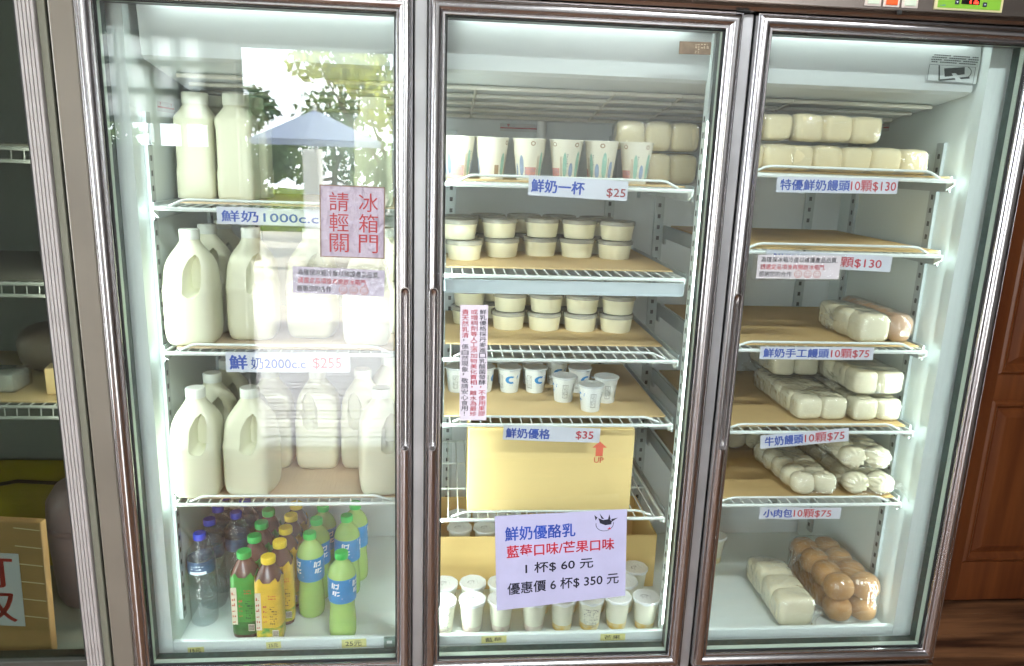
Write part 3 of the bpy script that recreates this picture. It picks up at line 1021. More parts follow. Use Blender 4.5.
def capmesh(r, z0, z1, ridges=30):
    bm = bmesh.new()
    rs = []
    for rr, z in ((r * .98, z0), (r, z0 + .001), (r, z1 - .002), (r * .93, z1), (r * .4, z1 + .0003)):
        rs.append([(rr * (1 + (0.025 if i % 2 else 0)) * math.cos(2 * PI * i / (2 * ridges)), rr * (1 + (0.025 if i % 2 else 0)) * math.sin(2 * PI * i / (2 * ridges)), z) for i in range(2 * ridges)])
    return rings(bm, rs)


t = thing('water_bottle', 'foremost blue capped water bottle at far left of the cooler floor', 'water bottle', (-0.8255, 0.178, ZF + .0005), group='blue capped water bottles')
prof = [(.020, .004), (.026, 0), (.030, .004), (.0315, .012)]
z = .02
while z < .135:
    prof += [(.0315, z), (.0315, z + .007), (.0298, z + .010)]
    z += .0125
prof += [(.0312, .138), (.0312, .172), (.0300, .176), (.031, .180), (.0275, .192), (.019, .204), (.0135, .210), (.0125, .214), (.0125, .219)]
link('bottle', lathe(bmesh.new(), prof, 24), WATER, t, 50)
lb = link('label', lathe(bmesh.new(), [(.0316, .139), (.0316, .171)], 24, cap0=False, cap1=False), DBLUE, t, 179)
bm = bmesh.new()
mp = on_cone(.0319, 0, .0319, 1)
patch(bm, mp, -.02, .02, .140, .147, 0, 6)
strokes(bm, mp, -.016, .016, .152, .166, 2, 5, 0, 5, .8)
link('label_print', bm, mat('label_white', c8(206, 220, 228), 0.5), lb)
link('cap', capmesh(.0142, .2175, .2325), BCAP, t, 40)
for x, y, lab in ((-0.824, .248, 'second water bottle in the leftmost file, blue cap'), (-0.824, .318, 'third water bottle in the leftmost file, blue cap'), (-0.824, .388, 'rearmost water bottle of the leftmost file, under the shelf edge'),
                  (-0.770, .283, 'front water bottle of the second file, beside the green capped tea'), (-0.766, .353, 'second water bottle of the second file, below the shelf edge'),
                  (-0.762, .423, 'rearmost water bottle of the second file')):
    dup(t, (x, y, ZF + .0005), lab, R(40 * len(lab) % 360))


def tea_bottle(label, loc, capm, upper, lower, nm):
    t = thing('tea_bottle', label, 'tea bottle', loc, (0, 0, 0), nm)
    r = .0305
    e = 3.2
    bm = bmesh.new()
    rings(bm, [circ(rr, z, 28, ee) for rr, z, ee in ((r - .006, 0, e), (r - .001, .003, e), (r, .01, e), (r, .150, e), (r - .001, .160, e), (r - .005, .170, 2.6), (.019, .184, 2.1), (.0142, .192, 2), (.0137, .196, 2), (.0137, .199, 2))])
    link('bottle', bm, TEA, t, 50)
    bm = bmesh.new()
    lw = r + .0005
    N = 28
    zs = (.012, .045, .150)
    ringsv = []
    for z in zs:
        ringsv.append(circ(lw, z, N, e))
    # zigzag top edge of the sleeve
    top = [(p[0], p[1], .158 + (.012 if (i // 2) % 2 else 0) * (1 if i % 2 else .6)) for i, p in enumerate(circ(r - .0004, .158, N, e))]
    ringsv.append(top)
    V = [[bm.verts.new(p) for p in rr] for rr in ringsv]
    for k in range(3):
        for i in range(N):
            bm.faces.new((V[k][i], V[k][(i + 1) % N], V[k + 1][(i + 1) % N], V[k + 1][i])).material_index = 1 if k == 0 else 0
    lab = link('label', bm, [upper, lower], t, 60)
    bm = bmesh.new()
    y = -lw - .0004
    f = flat(y)
    for (x0, x1, z0, z1, mi) in ((-.026, -.013, .04, .135, 0), (.010, .024, .022, .040, 0)):
        quad(bm, [f(x0, z0), f(x1, z0), f(x1, z1), f(x0, z1)], mi)
    f2 = flat(y - .0003)
    strokes(bm, f2, -.024, -.015, .045, .13, 6, 2, 2, 8, 1.0)
    strokes(bm, f2, -.009, .001, .06, .11, 4, 2, 2, 9, 1.0)
    strokes(bm, f2, .004, .022, .118, .132, 2, 4, 1, 10, 1.0)
    strokes(bm, f2, .006, .022, .055, .105, 8, 4, 3, 11, .7)
    for k in range(8):
        quad(bm, [f2(.011 + k * .0016, .024), f2(.0118 + k * .0016, .024), f2(.0118 + k * .0016, .038), f2(.011 + k * .0016, .038)], 3)
    link('label_print', bm, [mat('label_cream', c8(226, 218, 196), 0.5), mat('label_red', c8(206, 70, 48), 0.5), mat('label_redbrown', c8(196, 92, 64), 0.5), BLACK], lab)
    link('cap', capmesh(.0160, .196, .2110), capm, t, 40)
    return t


TG = mat('green_sleeve', c8(70, 160, 66), 0.3, noise=0.25, nscale=40)
TGD = mat('dark_green_sleeve', c8(58, 118, 54), 0.3, noise=0.4, nscale=60)
TY = mat('yellow_sleeve', c8(236, 196, 58), 0.3, noise=0.15, nscale=40)
TYG = mat('green_foot_sleeve', c8(78, 150, 60), 0.3, noise=0.5, nscale=60, col2=c8(220, 190, 60))
zf = ZF + .0005
g0 = tea_bottle('front green capped tea bottle with green sleeve on the cooler floor', (-.713, .131, zf), GCAP, TG, TGD, 'green capped tea bottles')
for x, y, lab in ((-.707, .203, 'second green capped tea bottle in its file'), (-.706, .270, 'third green capped tea bottle in its file'), (-.704, .337, 'rearmost green capped tea bottle in its file')):
    dup(g0, (x, y, zf), lab, R(4))
y0_ = tea_bottle('front yellow capped tea bottle with yellow sleeve on the cooler floor', (-.653, .1065, zf), YCAP, TY, TYG, 'yellow capped tea bottles')
for x, y, lab in ((-.642, .176, 'second yellow capped tea bottle, right behind the front one'), (-.642, .243, 'third yellow capped tea bottle in its file'), (-.642, .309, 'fourth yellow capped tea bottle in its file'), (-.642, .375, 'rearmost yellow capped tea bottle in its file')):
    dup(y0_, (x, y, zf), lab, R(8))

t = thing('lime_drink_bottle', 'front right pale green soft drink bottle on the cooler floor', 'soft drink bottle', (-.489, .112, zf), group='pale green soft drink bottles')
prof = [(.022, .003), (.027, 0), (.030, .004), (.0315, .015), (.0318, .040), (.0298, .066), (.0282, .080), (.0290, .092), (.0318, .104), (.0322, .108), (.0322, .160), (.0315, .165), (.027, .178), (.019, .189), (.0138, .195), (.013, .199), (.013, .203)]
link('bottle', lathe(bmesh.new(), prof, 28), LIME, t, 60)
lb = link('label', lathe(bmesh.new(), [(.0324, .100), (.0327, .128), (.0326, .1600)], 28, cap0=False, cap1=False), LBLUE, t, 179)
bm = bmesh.new()
mp = on_cone(.0329, 0, .0329, 1)
rnd = random.Random(12)
for a0 in (-.022, .03, -.075):
    for k, (dx, dz, ww, hh) in enumerate(((0, .138, .004, .015), (.005, .137, .003, .014), (.0095, .138, .007, .0035), (.0095, .147, .007, .0035), (.015, .138, .003, .014), (.002, .122, .005, .011), (.008, .120, .004, .013), (.0135, .120, .006, .004), (.0135, .128, .006, .004))):
        quad(bm, [mp(a0 + dx, dz), mp(a0 + dx + ww, dz + .001), mp(a0 + dx + ww + .002, dz + hh), mp(a0 + dx + .002, dz + hh)])
    for q in range(7):
        xx, zz, s = a0 + rnd.uniform(-.01, .03), rnd.uniform(.111, .157), rnd.uniform(.0004, .0012)
        quad(bm, [mp(xx - s, zz), mp(xx, zz - s), mp(xx + s, zz), mp(xx, zz + s)])
link('label_print', bm, mat('label_pure_white', c8(240, 246, 250), 0.5), lb)
link('cap', capmesh(.0150, .2015, .2165), mat('bright_green_cap', c8(34, 196, 74), 0.4), t, 40)
lm0 = t
for x, y, lab in ((-.500, .292, 'second soft drink bottle behind the front right one'), (-.487, .362, 'rearmost soft drink bottle of the right file'),
                  (-.577, .205, 'front soft drink bottle of the left file, next to the yellow tea'), (-.573, .277, 'second soft drink bottle of the left file'), (-.568, .350, 'rearmost soft drink bottle of the left file')):
    dup(lm0, (x, y, zf), lab, R(-30 if x < -.55 else 20))

# ------------------------------------------------------------------ paper cups on the top middle shelf
t = thing('paper_cup', 'printed paper cup at far left of the cup row', 'paper cup', (-.236, .165, 1.5493), group='printed paper cups in a row')
bm = bmesh.new()
H, r0, r1 = .086, .0255, .0355
prof = [(r0 - .004, .004), (r0 - .001, 0), (r0, .001), (r1, H - .002), (r1 + .0015, H), (r1 + .0005, H + .0016), (r1 - .001, H), (r0 - .001, .006), (.0005, .006)]
link('cup', lathe(bm, prof, 36), CUPPAPER, t, 50)
bm = bmesh.new()
mp = on_cone(r0 + .0004, 0, r1 + .0004, H)
ink = [mat('print_pink', c8(206, 150, 142), 0.6, noise=.2, nscale=90), mat('print_teal', c8(150, 190, 172), 0.6, noise=.2, nscale=90), mat('print_blue', c8(140, 158, 184), 0.6, noise=.25, nscale=90), mat('print_brown', c8(150, 126, 96), 0.6), GREYINK]


def blob(mp, cx, z0, ww, hh, mi):
    pts = [mp(cx + ww * math.cos(a) * (1 if math.sin(a) < 0 else .9), z0 + hh / 2 + hh / 2 * math.sin(a)) for a in [2 * PI * k / 12 for k in range(12)]]
    quad(bm, pts, mi)


P_ = 2 * PI * .0305
patch(bm, mp, -.012, .014, .006, .028, 0, 4)
blob(mp, -.020, .008, .006, .045, 2)
blob(mp, .026, .006, .005, .055, 1)
blob(mp, .040, .008, .0055, .032, 2)
blob(mp, -.034, .006, .0035, .03, 2)
blob(mp, .056, .006, .006, .058, 1)
blob(mp, -.056, .006, .006, .050, 1)
blob(mp, .072, .006, .006, .040, 2)
patch(bm, mp, -.076, -.066, .006, .030, 3, 2)
for xx in (-.047, -.043, .064, .016, .019):
    patch(bm, mp, xx, xx + .0012, .006, .052, 3, 1)
for a0 in (0.004, -.048, .05):
    pts_o = [mp(a0 + .0048 * math.cos(2 * PI * k / 14), .077 + .0048 * math.sin(2 * PI * k / 14)) for k in range(14)]
    pts_i = [mp(a0 + .0028 * math.cos(2 * PI * k / 14), .077 + .0028 * math.sin(2 * PI * k / 14)) for k in range(14)]
    rings(bm, [pts_o, pts_i], False, False, 3)
strokes(bm, mp, .030, .034, .032, .060, 6, 1, 4, 2, 1.0)
strokes(bm, mp, .028, .036, .016, .026, 5, 5, 4, 3, .8)
strokes(bm, mp, -.012, .014, .008, .027, 5, 8, 2, 6, .5)
link('printed_artwork', bm, ink, t)
pc0 = t
for i, (x, y, rz, lab) in enumerate(((-.163, .175, 150, 'second printed paper cup from the left'), (-.083, .170, 0, 'third printed paper cup from the left, pink house facing front'), (-.004, .165, -60, 'fourth printed paper cup from the left'),
                                     (.073, .165, -100, 'fifth printed paper cup from the left'), (.150, .165, -62, 'last printed paper cup at right, before the wrapped buns'))):
    dup(pc0, (x, y, 1.5493), lab, R(rz))

# ------------------------------------------------------------------ custard tubs
TUBP = clear('tub_plastic', (0.99, 0.99, 0.98), 1.45, 0.08, 0.0)
t = thing('custard_tub', 'x', 'custard tub', (0, 0, 0), group='lidded custard tubs in stacks')
link('tub', lathe(bmesh.new(), [(.034, .002), (.0355, 0), (.0368, .002), (.0410, .037), (.0410, .0405)], 32), PUD, t, 40)
bm = lathe(bmesh.new(), [(.0415, .0345), (.0440, .0352), (.0443, .0408), (.0438, .0447), (.0410, .0458), (.0395, .0440), (.037, .0436), (.0005, .0436)], 32, cap0=False)
link('lid', bm, LIDCLEAR, t, 40)
tub0 = t
TH = .0464
first = [True]
ordn = ['first', 'second', 'third', 'fourth', 'fifth', 'sixth']


def tub(x, y, z, lab):
    if first[0]:
        tub0.location = (x, y, z)
        tub0['label'] = lab
        first[0] = False
    else:
        dup(tub0, (x, y, z), lab, R((x * 9000) % 360))


zm2 = 1.3615
for i, (x, y) in enumerate(((-.216, .272), (-.124, .338), (-.025, .375), (.066, .363), (.157, .345))):
    for lv, nm in ((0, 'lower'), (1, 'upper')):
        dx = -.012 if (i == 0 and lv) else (-.006 if i == 1 and lv else .003)
        dy = .012 if (i == 0 and lv) else 0
        tub(x + (dx if lv else 0), y + (dy if lv else 0), zm2 + lv * TH, '%s custard tub of the %s front stack from left, shelf under the paper cups' % (nm, ordn[i]))
for i, (x, y) in enumerate(((-.222, .380), (-.152, .446), (-.058, .472), (.034, .470), (.126, .445))):
    for lv, nm in ((0, 'lower'), (1, 'upper')):
        tub(x, y, zm2 + lv * TH, '%s custard tub of the %s rear stack from left, shelf under the paper cups' % (nm, ordn[i]))
zm3 = 1.1795
for i, (x, y) in enumerate(((-.200, .405), (-.100, .352), (-.010, .346), (.080, .341), (.170, .336))):
    for lv, nm in ((0, 'lower'), (1, 'upper')):
        tub(x + (.003 if lv else 0), y, zm3 + lv * TH, '%s custard tub of the %s front stack from left, shelf above the yogurt cups' % (nm, ordn[i]))
for i, (x, y) in enumerate(((-.140, .490), (-.050, .444), (.042, .438), (.134, .432))):
    for lv, nm in ((0, 'lower'), (1, 'upper')):
        tub(x, y, zm3 + lv * TH, '%s custard tub of the %s rear stack from left, shelf above the yogurt cups' % (nm, ordn[i]))

# ------------------------------------------------------------------ small yogurt cups
t = thing('yogurt_cup', 'x', 'yogurt cup', (0, 0, 0), group='small white yogurt cups')
YH = .062
link('cup', lathe(bmesh.new(), [(.0195, .002), (.021, 0), (.0218, .002), (.0272, YH - .006), (.0272, YH - .003), (.0295, YH - .002), (.0297, YH)], 30), WHITEP, t, 40)
bm = lathe(bmesh.new(), [(.0301, YH - .0035), (.0303, YH + .0004), (.0285, YH + .0011), (.0270, YH + .0006), (.0005, YH + .0008)], 30, cap0=False)
box(bm, -.006, .006, -.0362, -.0285, YH - .004, YH - .003)
link('foil_lid', bm, FOIL, t, 40)
bm = bmesh.new()
mp = on_cone(.0222, .002, .0276, YH - .006)
yb = mat('yogurt_blue', c8(46, 140, 210), 0.5)
# a thick open ring with a small fin: the blue mark
N = 16
cz = .035
for k in range(N):
    a0, a1 = R(55 + 250 * k / N), R(55 + 250 * (k + 1) / N)
    wd0 = .0045 * (1 - abs(k / N - .5) * .8)
    quad(bm, [mp((.0100 - wd0) * math.cos(a0), cz + (.0078 - wd0 * .8) * math.sin(a0)), mp(.0138 * math.cos(a0), cz + .0100 * math.sin(a0)), mp(.0138 * math.cos(a1), cz + .0100 * math.sin(a1)), mp((.0100 - wd0) * math.cos(a1), cz + (.0078 - wd0 * .8) * math.sin(a1))], 0)
quad(bm, [mp(.004, cz + .007), mp(.0165, cz + .002), mp(.0180, cz + .0105)], 0)
strokes(bm, mp, -.004, .006, .0215, .0235, 1, 6, 0, 3, 1.0)
for a0, sd in ((.032, 4), (.060, 5), (-.034, 6)):
    for (x0, x1, z0, z1) in ((a0, a0 + .012, .012, .013), (a0, a0 + .012, .044, .045), (a0, a0 + .0006, .012, .045), (a0 + .012, a0 + .0126, .012, .045)):
        patch(bm, mp, x0, x1, z0, z1, 1, 2)
    strokes(bm, mp, a0 + .001, a0 + .012, .014, .044, 9, 5, 1, sd, .8)
link('printed_marks', bm, [yb, GREYINK], t)
yg0 = t
zy = 1.0304
for i, (x, y, rz, lab) in enumerate((
        (-.226, .297, -100, 'yogurt cup at far left, left of the vertical notice'), (-.163, .299, 80, 'yogurt cup partly covered by the vertical notice'), (-.097, .297, 4, 'third yogurt cup from the left, blue mark facing front'),
        (-.033, .297, 22, 'fourth yogurt cup from the left, blue mark turned right'), (.028, .226, -88, 'yogurt cup standing forward, right of the blue marked pair'), (.081, .158, -85, 'foremost yogurt cup near the shelf edge'),
        (.130, .222, -90, 'yogurt cup close behind the foremost one, at right'), (.079, .300, 30, 'yogurt cup half hidden between the two forward cups'),
        (-.226, .365, 0, 'second row yogurt cup at far left'), (-.163, .365, 0, 'second row yogurt cup behind the vertical notice'), (-.097, .365, 10, 'second row yogurt cup behind the third one'),
        (-.033, .365, 10, 'second row yogurt cup behind the fourth one'), (.030, .365, 10, 'second row yogurt cup behind the forward cup'), (.095, .375, -80, 'rear yogurt cup at far right with printed side'))):
    if i == 0:
        yg0.location, yg0.rotation_euler = (x, y, zy), (0, 0, R(rz))
        yg0['label'] = lab
    else:
        dup(yg0, (x, y, zy), lab, R(rz))

# ------------------------------------------------------------------ cartons


def carton(bm, x0, x1, y0, y1, z0, z1, th=.004, open_top=True):
    for a in ((x0, x1, y0, y0 + th), (x0, x1, y1 - th, y1), (x0, x0 + th, y0 + th, y1 - th), (x1 - th, x1, y0 + th, y1 - th)):
        box(bm, a[0], a[1], a[2], a[3], z0, z1, 0, bev=.0012, seg=1)
    box(bm, x0 + th, x1 - th, y0 + th, y1 - th, z0, z0 + th, 0)


t = thing('yellow_carton', 'open yellow carton with red up arrow on the lowest middle shelf', 'carton', (-.012, .108, .8005), (0, 0, R(-.8)))
bm = bmesh.new()
carton(bm, -.190, .190, 0, .26, 0, .200)
box(bm, -.186, .186, .006, .012, .192, .205, 0)
link('carton', bm, CARDY, t, 40)
bm = bmesh.new()
f = flat(-.0006)
xa = .110
for pts in ([(xa - .0085, .135), (xa + .0085, .135), (xa + .0085, .156), (xa - .0085, .156)], [(xa - .017, .156), (xa + .017, .156), (xa, .171)]):
    quad(bm, [f(*p) for p in pts])
put_text(bm, 'UP', xa - .011, xa + .011, .119, .132, f, bold=0.03)
link('up_arrow', bm, ORANGE, t)
t = thing('low_carton', 'low yellow carton with a hand slot behind the dessert cups on the cooler floor', 'carton', (.02, .29, zf))
bm = bmesh.new()
x0, x1, z1 = -.293, .290, .153
carton(bm, x0, x1, 0, .235, 0, z1)
link('carton', bm, mat('tan_carton', c8(234, 202, 132), 0.7, noise=.1, nscale=4), t, 40)
bm = bmesh.new()
f = flat(-.0006)
pts = stadium(0, 0, -.032, .032, .009)
quad(bm, [(.231 + p[2], -.0006, .062 + p[0]) for p in pts])
link('hand_slot', bm, mat('slot_shadow', (.05, .04, .02), .8), t)

# ------------------------------------------------------------------ dessert cups on the middle floor
FCUP = mat('milky_cup', c8(232, 232, 212), 0.35, noise=.03, nscale=20)
FMANGO = mat('mango_layer', c8(232, 186, 76), 0.35, noise=.2, nscale=60, col2=c8(232, 222, 178))
FBERRY = mat('berry_layer', c8(196, 168, 160), 0.35, noise=.4, nscale=70, col2=c8(230, 226, 208))
FLID = mat('white_foil', c8(246, 250, 250), 0.35, noise=.03, nscale=40, bump=.12, bscale=50)


def dessert(label, loc, fruit, grp, rz=0, printed=False):
    t = thing('dessert_cup', label, 'dessert cup', loc, (0, 0, rz), grp)
    link('cup', lathe(bmesh.new(), [(.0245, .018), (.0298, .076), (.0298, .079)], 30), FCUP, t, 40)
    link('fruit_layer', lathe(bmesh.new(), [(.0205, .002), (.022, 0), (.0232, .002), (.02445, .0178)], 30), fruit, t, 40)
    bm = bmesh.new()
    rs = []
    for rr, z in ((.0328, .0762), (.0333, .080), (.0322, .0812), (.0298, .0804), (.0004, .0806)):
        rs.append([(rr * (1 + (.018 * math.sin(9 * a) if rr > .03 else 0)) * math.cos(a), rr * (1 + (.018 * math.sin(9 * a) if rr > .03 else 0)) * math.sin(a), z - (.0018 * (1 + math.sin(7 * a)) if z < .077 else 0)) for a in [2 * PI * k / 36 for k in range(36)]])
    rings(bm, rs, cap0=False)
    lid = link('foil_lid', bm, FLID, t, 40)
    bm = bmesh.new()
    for k in range(10):
        a0, a1 = R(20 + 18 * k), R(20 + 18 * (k + 1))
        q = lambda r_, a: (r_ * math.cos(a) - .004, r_ * math.sin(a) * .8 - .002, .0811)
        quad(bm, [q(.0082, a0), q(.0105, a0), q(.0105, a1), q(.0082, a1)])
    mpf = lambda u, v: (u, v, .0811)
    strokes(bm, mpf, -.010, .004, -.010, .004, 4, 3, 0, 5, .9)
    strokes(bm, mpf, .010, .013, -.010, .010, 5, 1, 0, 6, .9)
    link('lid_print', bm, PALEINK, lid)
    if printed:
        bm = bmesh.new()
        mp = on_cone(.0249, .018, .0302, .076)
        strokes(bm, mp, -.020, .020, .012, .064, 11, 9, 0, 7, .75)
        link('printed_panel', bm, GREYINK, t)
    return t


zd = zf
link('inner_tray', newbox(-.288, -.02, .005, .229, .005, .068), CARD, t)
db = dessert('white dessert cup with pinkish fruit layer, second of the front row', (-.184, .124, zd), FBERRY, 'blueberry dessert cups')
dup(db, (-.114, .124, zd), 'pinkish dessert cup under the lower left corner of the large lilac sign', R(20))
dup(db, (-.034, .121, zd), 'pinkish dessert cup below the middle of the large lilac sign', R(-30))
for i, (x, y) in enumerate(((-.250, .194), (-.180, .196), (-.110, .194))):
    dup(db, (x, y, zd), ['leftmost dessert cup of the second row', 'second dessert cup of the second row, from the left', 'third dessert cup of the second row, beside the lilac sign'][i], R(10))
dpb = dessert('leftmost dessert cup of the front row, covered with fine print', (-.254, .120, zd), FBERRY, 'blueberry dessert cups', 0, True)
dm = dessert('mango dessert cup right of the middle in the front row, below the lilac sign', (.036, .122, zd), FMANGO, 'mango dessert cups')
dup(dm, (.172, .125, zd), 'mango dessert cup with the clearest yellow base, front row', R(20))
dup(dm, (.241, .120, zd), 'rightmost mango dessert cup of the front row', R(-15))
for i, (x, y) in enumerate(((-.012, .192), (.060, .194), (.132, .194), (.204, .192))):
    dup(dm, (x, y, zd), ['second row dessert cup behind the lilac sign, middle', 'second row dessert cup behind the lilac sign, right of middle', 'second row mango cup between two front cups at right', 'second row mango cup next to the rightmost front cup'][i], R(12))
dup(dm, (.247, .254, zd), 'rearmost mango dessert cup at right, below the hand slot', R(25))
dup(dm, (.520, .420, zd), 'lone dessert cup seen just past the right door frame', R(0))
for i, (x, y) in enumerate(((-.212, .352), (-.142, .350), (-.072, .352), (-.212, .424), (-.142, .422), (-.072, .424))):
    dup(db, (x, y, zd + .0682), '%s dessert cup from left in the %s row inside the low carton' % (ordn[i % 3], ['front', 'back'][i // 3]), R(15))
dessert('mango dessert cup with fine print panel facing front', (.104, .123, zd), FMANGO, 'mango dessert cups', 0, True)

# ------------------------------------------------------------------ wrapped buns


def squad(bm, c, r, e1=.45, e2=.45, rot=0.0, nu=20, nv=12, wob=0.0, seed=0, mi=0):
    rnd = random.Random(seed)
    ph = [rnd.uniform(0, 6) for _ in range(3)]
    sg = lambda v, e: math.copysign(abs(v) ** e, v)
    rs = []
    cr, sr = math.cos(rot), math.sin(rot)
    for j in range(nv + 1):
        v = -PI / 2 + PI * j / nv
        if j in (0, nv):
            v *= .985
        row = []
        for i in range(nu):
            u = 2 * PI * i / nu
            x = sg(math.cos(v), e1) * sg(math.cos(u), e2)
            y = sg(math.cos(v), e1) * sg(math.sin(u), e2)
            z = sg(math.sin(v), e1)
            d = 1 + wob * (math.sin(2.3 * x + ph[0] + 1.7 * z) + math.sin(2.9 * y + ph[1]) * .7)
            x, y, z = x * r[0] * d, y * r[1] * d, z * r[2] * d
            row.append((c[0] + x * cr - y * sr, c[1] + x * sr + y * cr, c[2] + z))
        rs.append(row)
    return rings(bm, rs, mi=mi)


def pleated(bm, c, r, seed=0, nu=72):
    """a round bun lying on its side, pleats gathered towards -y"""
    rnd = random.Random(seed)
    k = rnd.choice((9, 10, 11))
    ph = rnd.uniform(0, 6)
    rs = []
    for j in range(13):
        v = -PI / 2 * .985 + PI * .985 * j / 12
        row = []
        for i in range(nu):
            u = 2 * PI * i / nu
            front = max(0, -math.sin(v))
            m = 1 + .17 * front * math.cos(k * u + ph + 2.0 * front)
            rr = math.cos(v) ** .8 * m
            yy = math.sin(v) * (.92 if v < 0 else 1.0)
            if v < -1.2:
                yy += .10
            row.append((c[0] + rr * math.cos(u) * r[0], c[1] + yy * r[1], c[2] + rr * math.sin(u) * r[2]))
        rs.append(row)
    return rings(bm, rs)


def bag(label, loc, rz, spots, kind, bunmat, tuft=None, group='bags of buns', tilt=0.0, seed=0, grow=.005):
    """spots: list of (x, y, z, rx, ry, rz) of bun centres and half sizes, local"""
    t = thing('bun_bag', label, 'bag of buns', loc, (R(tilt), 0, R(rz)), group)
    allp = []
    rnd = random.Random(seed)
    for i, (x, y, z, rx, ry, rz_) in enumerate(spots):
        bm = bmesh.new()
        if kind == 'pleat':
            pleated(bm, (x, y, z), (rx, ry, rz_), seed * 31 + i)
        elif kind == 'round':
            squad(bm, (x, y, z), (rx, ry, rz_), .8, .85, 0, 20, 12, .03, seed * 17 + i)
        else:
            squad(bm, (x, y, z), (rx, ry, rz_), .46, .46, 0, 24, 14, .025, seed * 17 + i)
        allp += [v.co.copy() for v in bm.verts]
        link('bun', bm, bunmat, t, 179)
    c = sum(allp, Vector()) / len(allp)
    bm = bmesh.new()
    zmin = min(p.z for p in allp)
    for p in allp[::2]:
        d = (p - c)
        q = p + d.normalized() * grow
        q.z = max(q.z, zmin - .0002)
        bm.verts.new(q)
    r = bmesh.ops.convex_hull(bm, input=bm.verts[:])
    junk = [g for g in r['geom_interior'] + r['geom_unused'] if isinstance(g, bmesh.types.BMVert)]
    bmesh.ops.delete(bm, geom=list(set(junk)), context='VERTS')
    bmesh.ops.dissolve_limit(bm, angle_limit=R(3), verts=bm.verts[:], edges=bm.edges[:])
    bmesh.ops.triangulate(bm, faces=bm.faces[:])
    bmesh.ops.subdivide_edges(bm, edges=[e for e in bm.edges if e.calc_length() > .012], cuts=2, use_grid_fill=True)
    bmesh.ops.triangulate(bm, faces=bm.faces[:])
    bm.normal_update()
    for v in bm.verts:
        if v.co.z > zmin + .004:
            v.co += v.normal * (NZ.noise(v.co * 70 + Vector((seed, 0, 0))) * .0022 - .001)
    link('plastic_film', bm, FILM, t, 30)
    if tuft:
        (tx, ty, tz), (dx, dy, dz), L = tuft
        bm = bmesh.new()
        d = Vector((dx, dy, dz)).normalized()
        a = d.orthogonal().normalized()
        b = d.cross(a)
        rs = []
        for k in range(6):
            u = k / 5
            rad = .008 + .016 * (u - .25) ** 2 * 2 * (1 if u > .25 else .6)
            row = []
            for i in range(18):
                an = 2 * PI * i / 18
                m = 1 + .5 * math.sin(5 * an + k) * (.3 + u)
                row.append(tuple(Vector((tx, ty, tz)) + d * (L * u) + a * math.cos(an) * rad * m + b * math.sin(an) * rad * .5 * m))
            rs.append(row)
        rings(bm, rs, cap0=False, cap1=False)
        link('gathered_end', bm, FILM, t, 60)
    return t


def grid(nx, ny, hx, hy, hz, gap=.0, z0=0.0, jit=.0015, seed=0):
    rnd = random.Random(seed)
    out = []
    for i in range(nx):
        for j in range(ny):
            out.append(((i - (nx - 1) / 2) * (2 * hx + gap) + rnd.uniform(-jit, jit), hy + j * (2 * hy * .93) + rnd.uniform(-jit, jit), hz + z0, hx, hy, hz))
    return out


def rowx(n, hx, hy, hz, seed=0, j=.002):
    rnd = random.Random(seed)
    return [((i - (n - 1) / 2) * 2 * hx * .97, hy + rnd.uniform(0, j), hz, hx * rnd.uniform(.95, 1.03), hy, hz * rnd.uniform(.96, 1)) for i in range(n)]


z1 = 1.5878
bag('long lower bag of square buns at right of the top right shelf', (.640, .135, z1), 0, rowx(5, .0345, .036, .0285, 1), 'sq', BUN, group='bags of large square buns', seed=1)
bag('short lower bag of square buns by the door post, top right shelf', (.425, .128, z1), 0, rowx(2, .0345, .036, .0285, 2), 'sq', BUN, group='bags of large square buns', seed=2)
bag('right upper bag of square buns lying on the long lower bag', (.592, .142, z1 + .0632), 1, rowx(3, .0345, .036, .0300, 3), 'sq', BUN, ((-.108, .03, .03), (-1, -.1, .4), .03), 'bags of large square buns', seed=3)
bag('left upper bag of square buns by the door post, top right shelf', (.425, .142, z1 + .0632), 0, rowx(2, .0335, .036, .0290, 4), 'sq', BUN, group='bags of large square buns', seed=4)
z1 = 1.5493
bag('lower bag of square buns right of the paper cups', (.245, .206, z1), 0, rowx(2, .0305, .036, .0330, 5), 'sq', BUN, group='bags of large square buns', seed=5)
bag('upper bag of square buns at top right of the paper cups', (.212, .212, z1 + .0708), 0, rowx(3, .0320, .034, .0325, 6), 'sq', BUN, group='bags of large square buns', seed=6)

z3 = 1.2076
bag('pale bag of square buns lying on the half bare cardboard', (.722, .106, z3), 2, grid(1, 3, .037, .036, .034, seed=7), 'sq', BUNW, ((-.045, .10, .04), (-1, -.3, .2), .03), seed=7)
bag('brown wholewheat bun bag at far right beside the pale bag', (.794, .112, z3), 0, grid(1, 4, .0335, .036, .034, seed=8), 'round', TANBUN, seed=8)

z4 = 1.0146
bag('lower left bag of square buns with its tail end at left', (.634, .128, z4), 0, grid(2, 5, .031, .029, .028, .001, seed=9), 'sq', BUNW, ((-.03, .30, .03), (-.5, 1, .3), .05), 'heaped bags of square buns', seed=9)
bag('lower right bag of square buns beside the shelf post', (.768, .122, z4), 0, grid(2, 5, .0305, .029, .0275, .001, seed=10), 'sq', BUNW, None, 'heaped bags of square buns', seed=10)
bag('upper left bag of square buns right under the price tag', (.634, .285, z4 + .0632), 0, grid(2, 3, .0305, .029, .0275, .001, seed=11), 'sq', BUNW, ((.072, .03, .03), (1, -.4, .1), .03), 'heaped bags of square buns', seed=11)
bag('upper right bag of square buns, topmost of the heap', (.767, .132, z4 + .0632), 1, grid(2, 5, .0315, .029, .0285, .001, seed=12), 'sq', BUNW, ((-.07, .06, .02), (-1, -.2, .1), .03), 'heaped bags of square buns', seed=12)

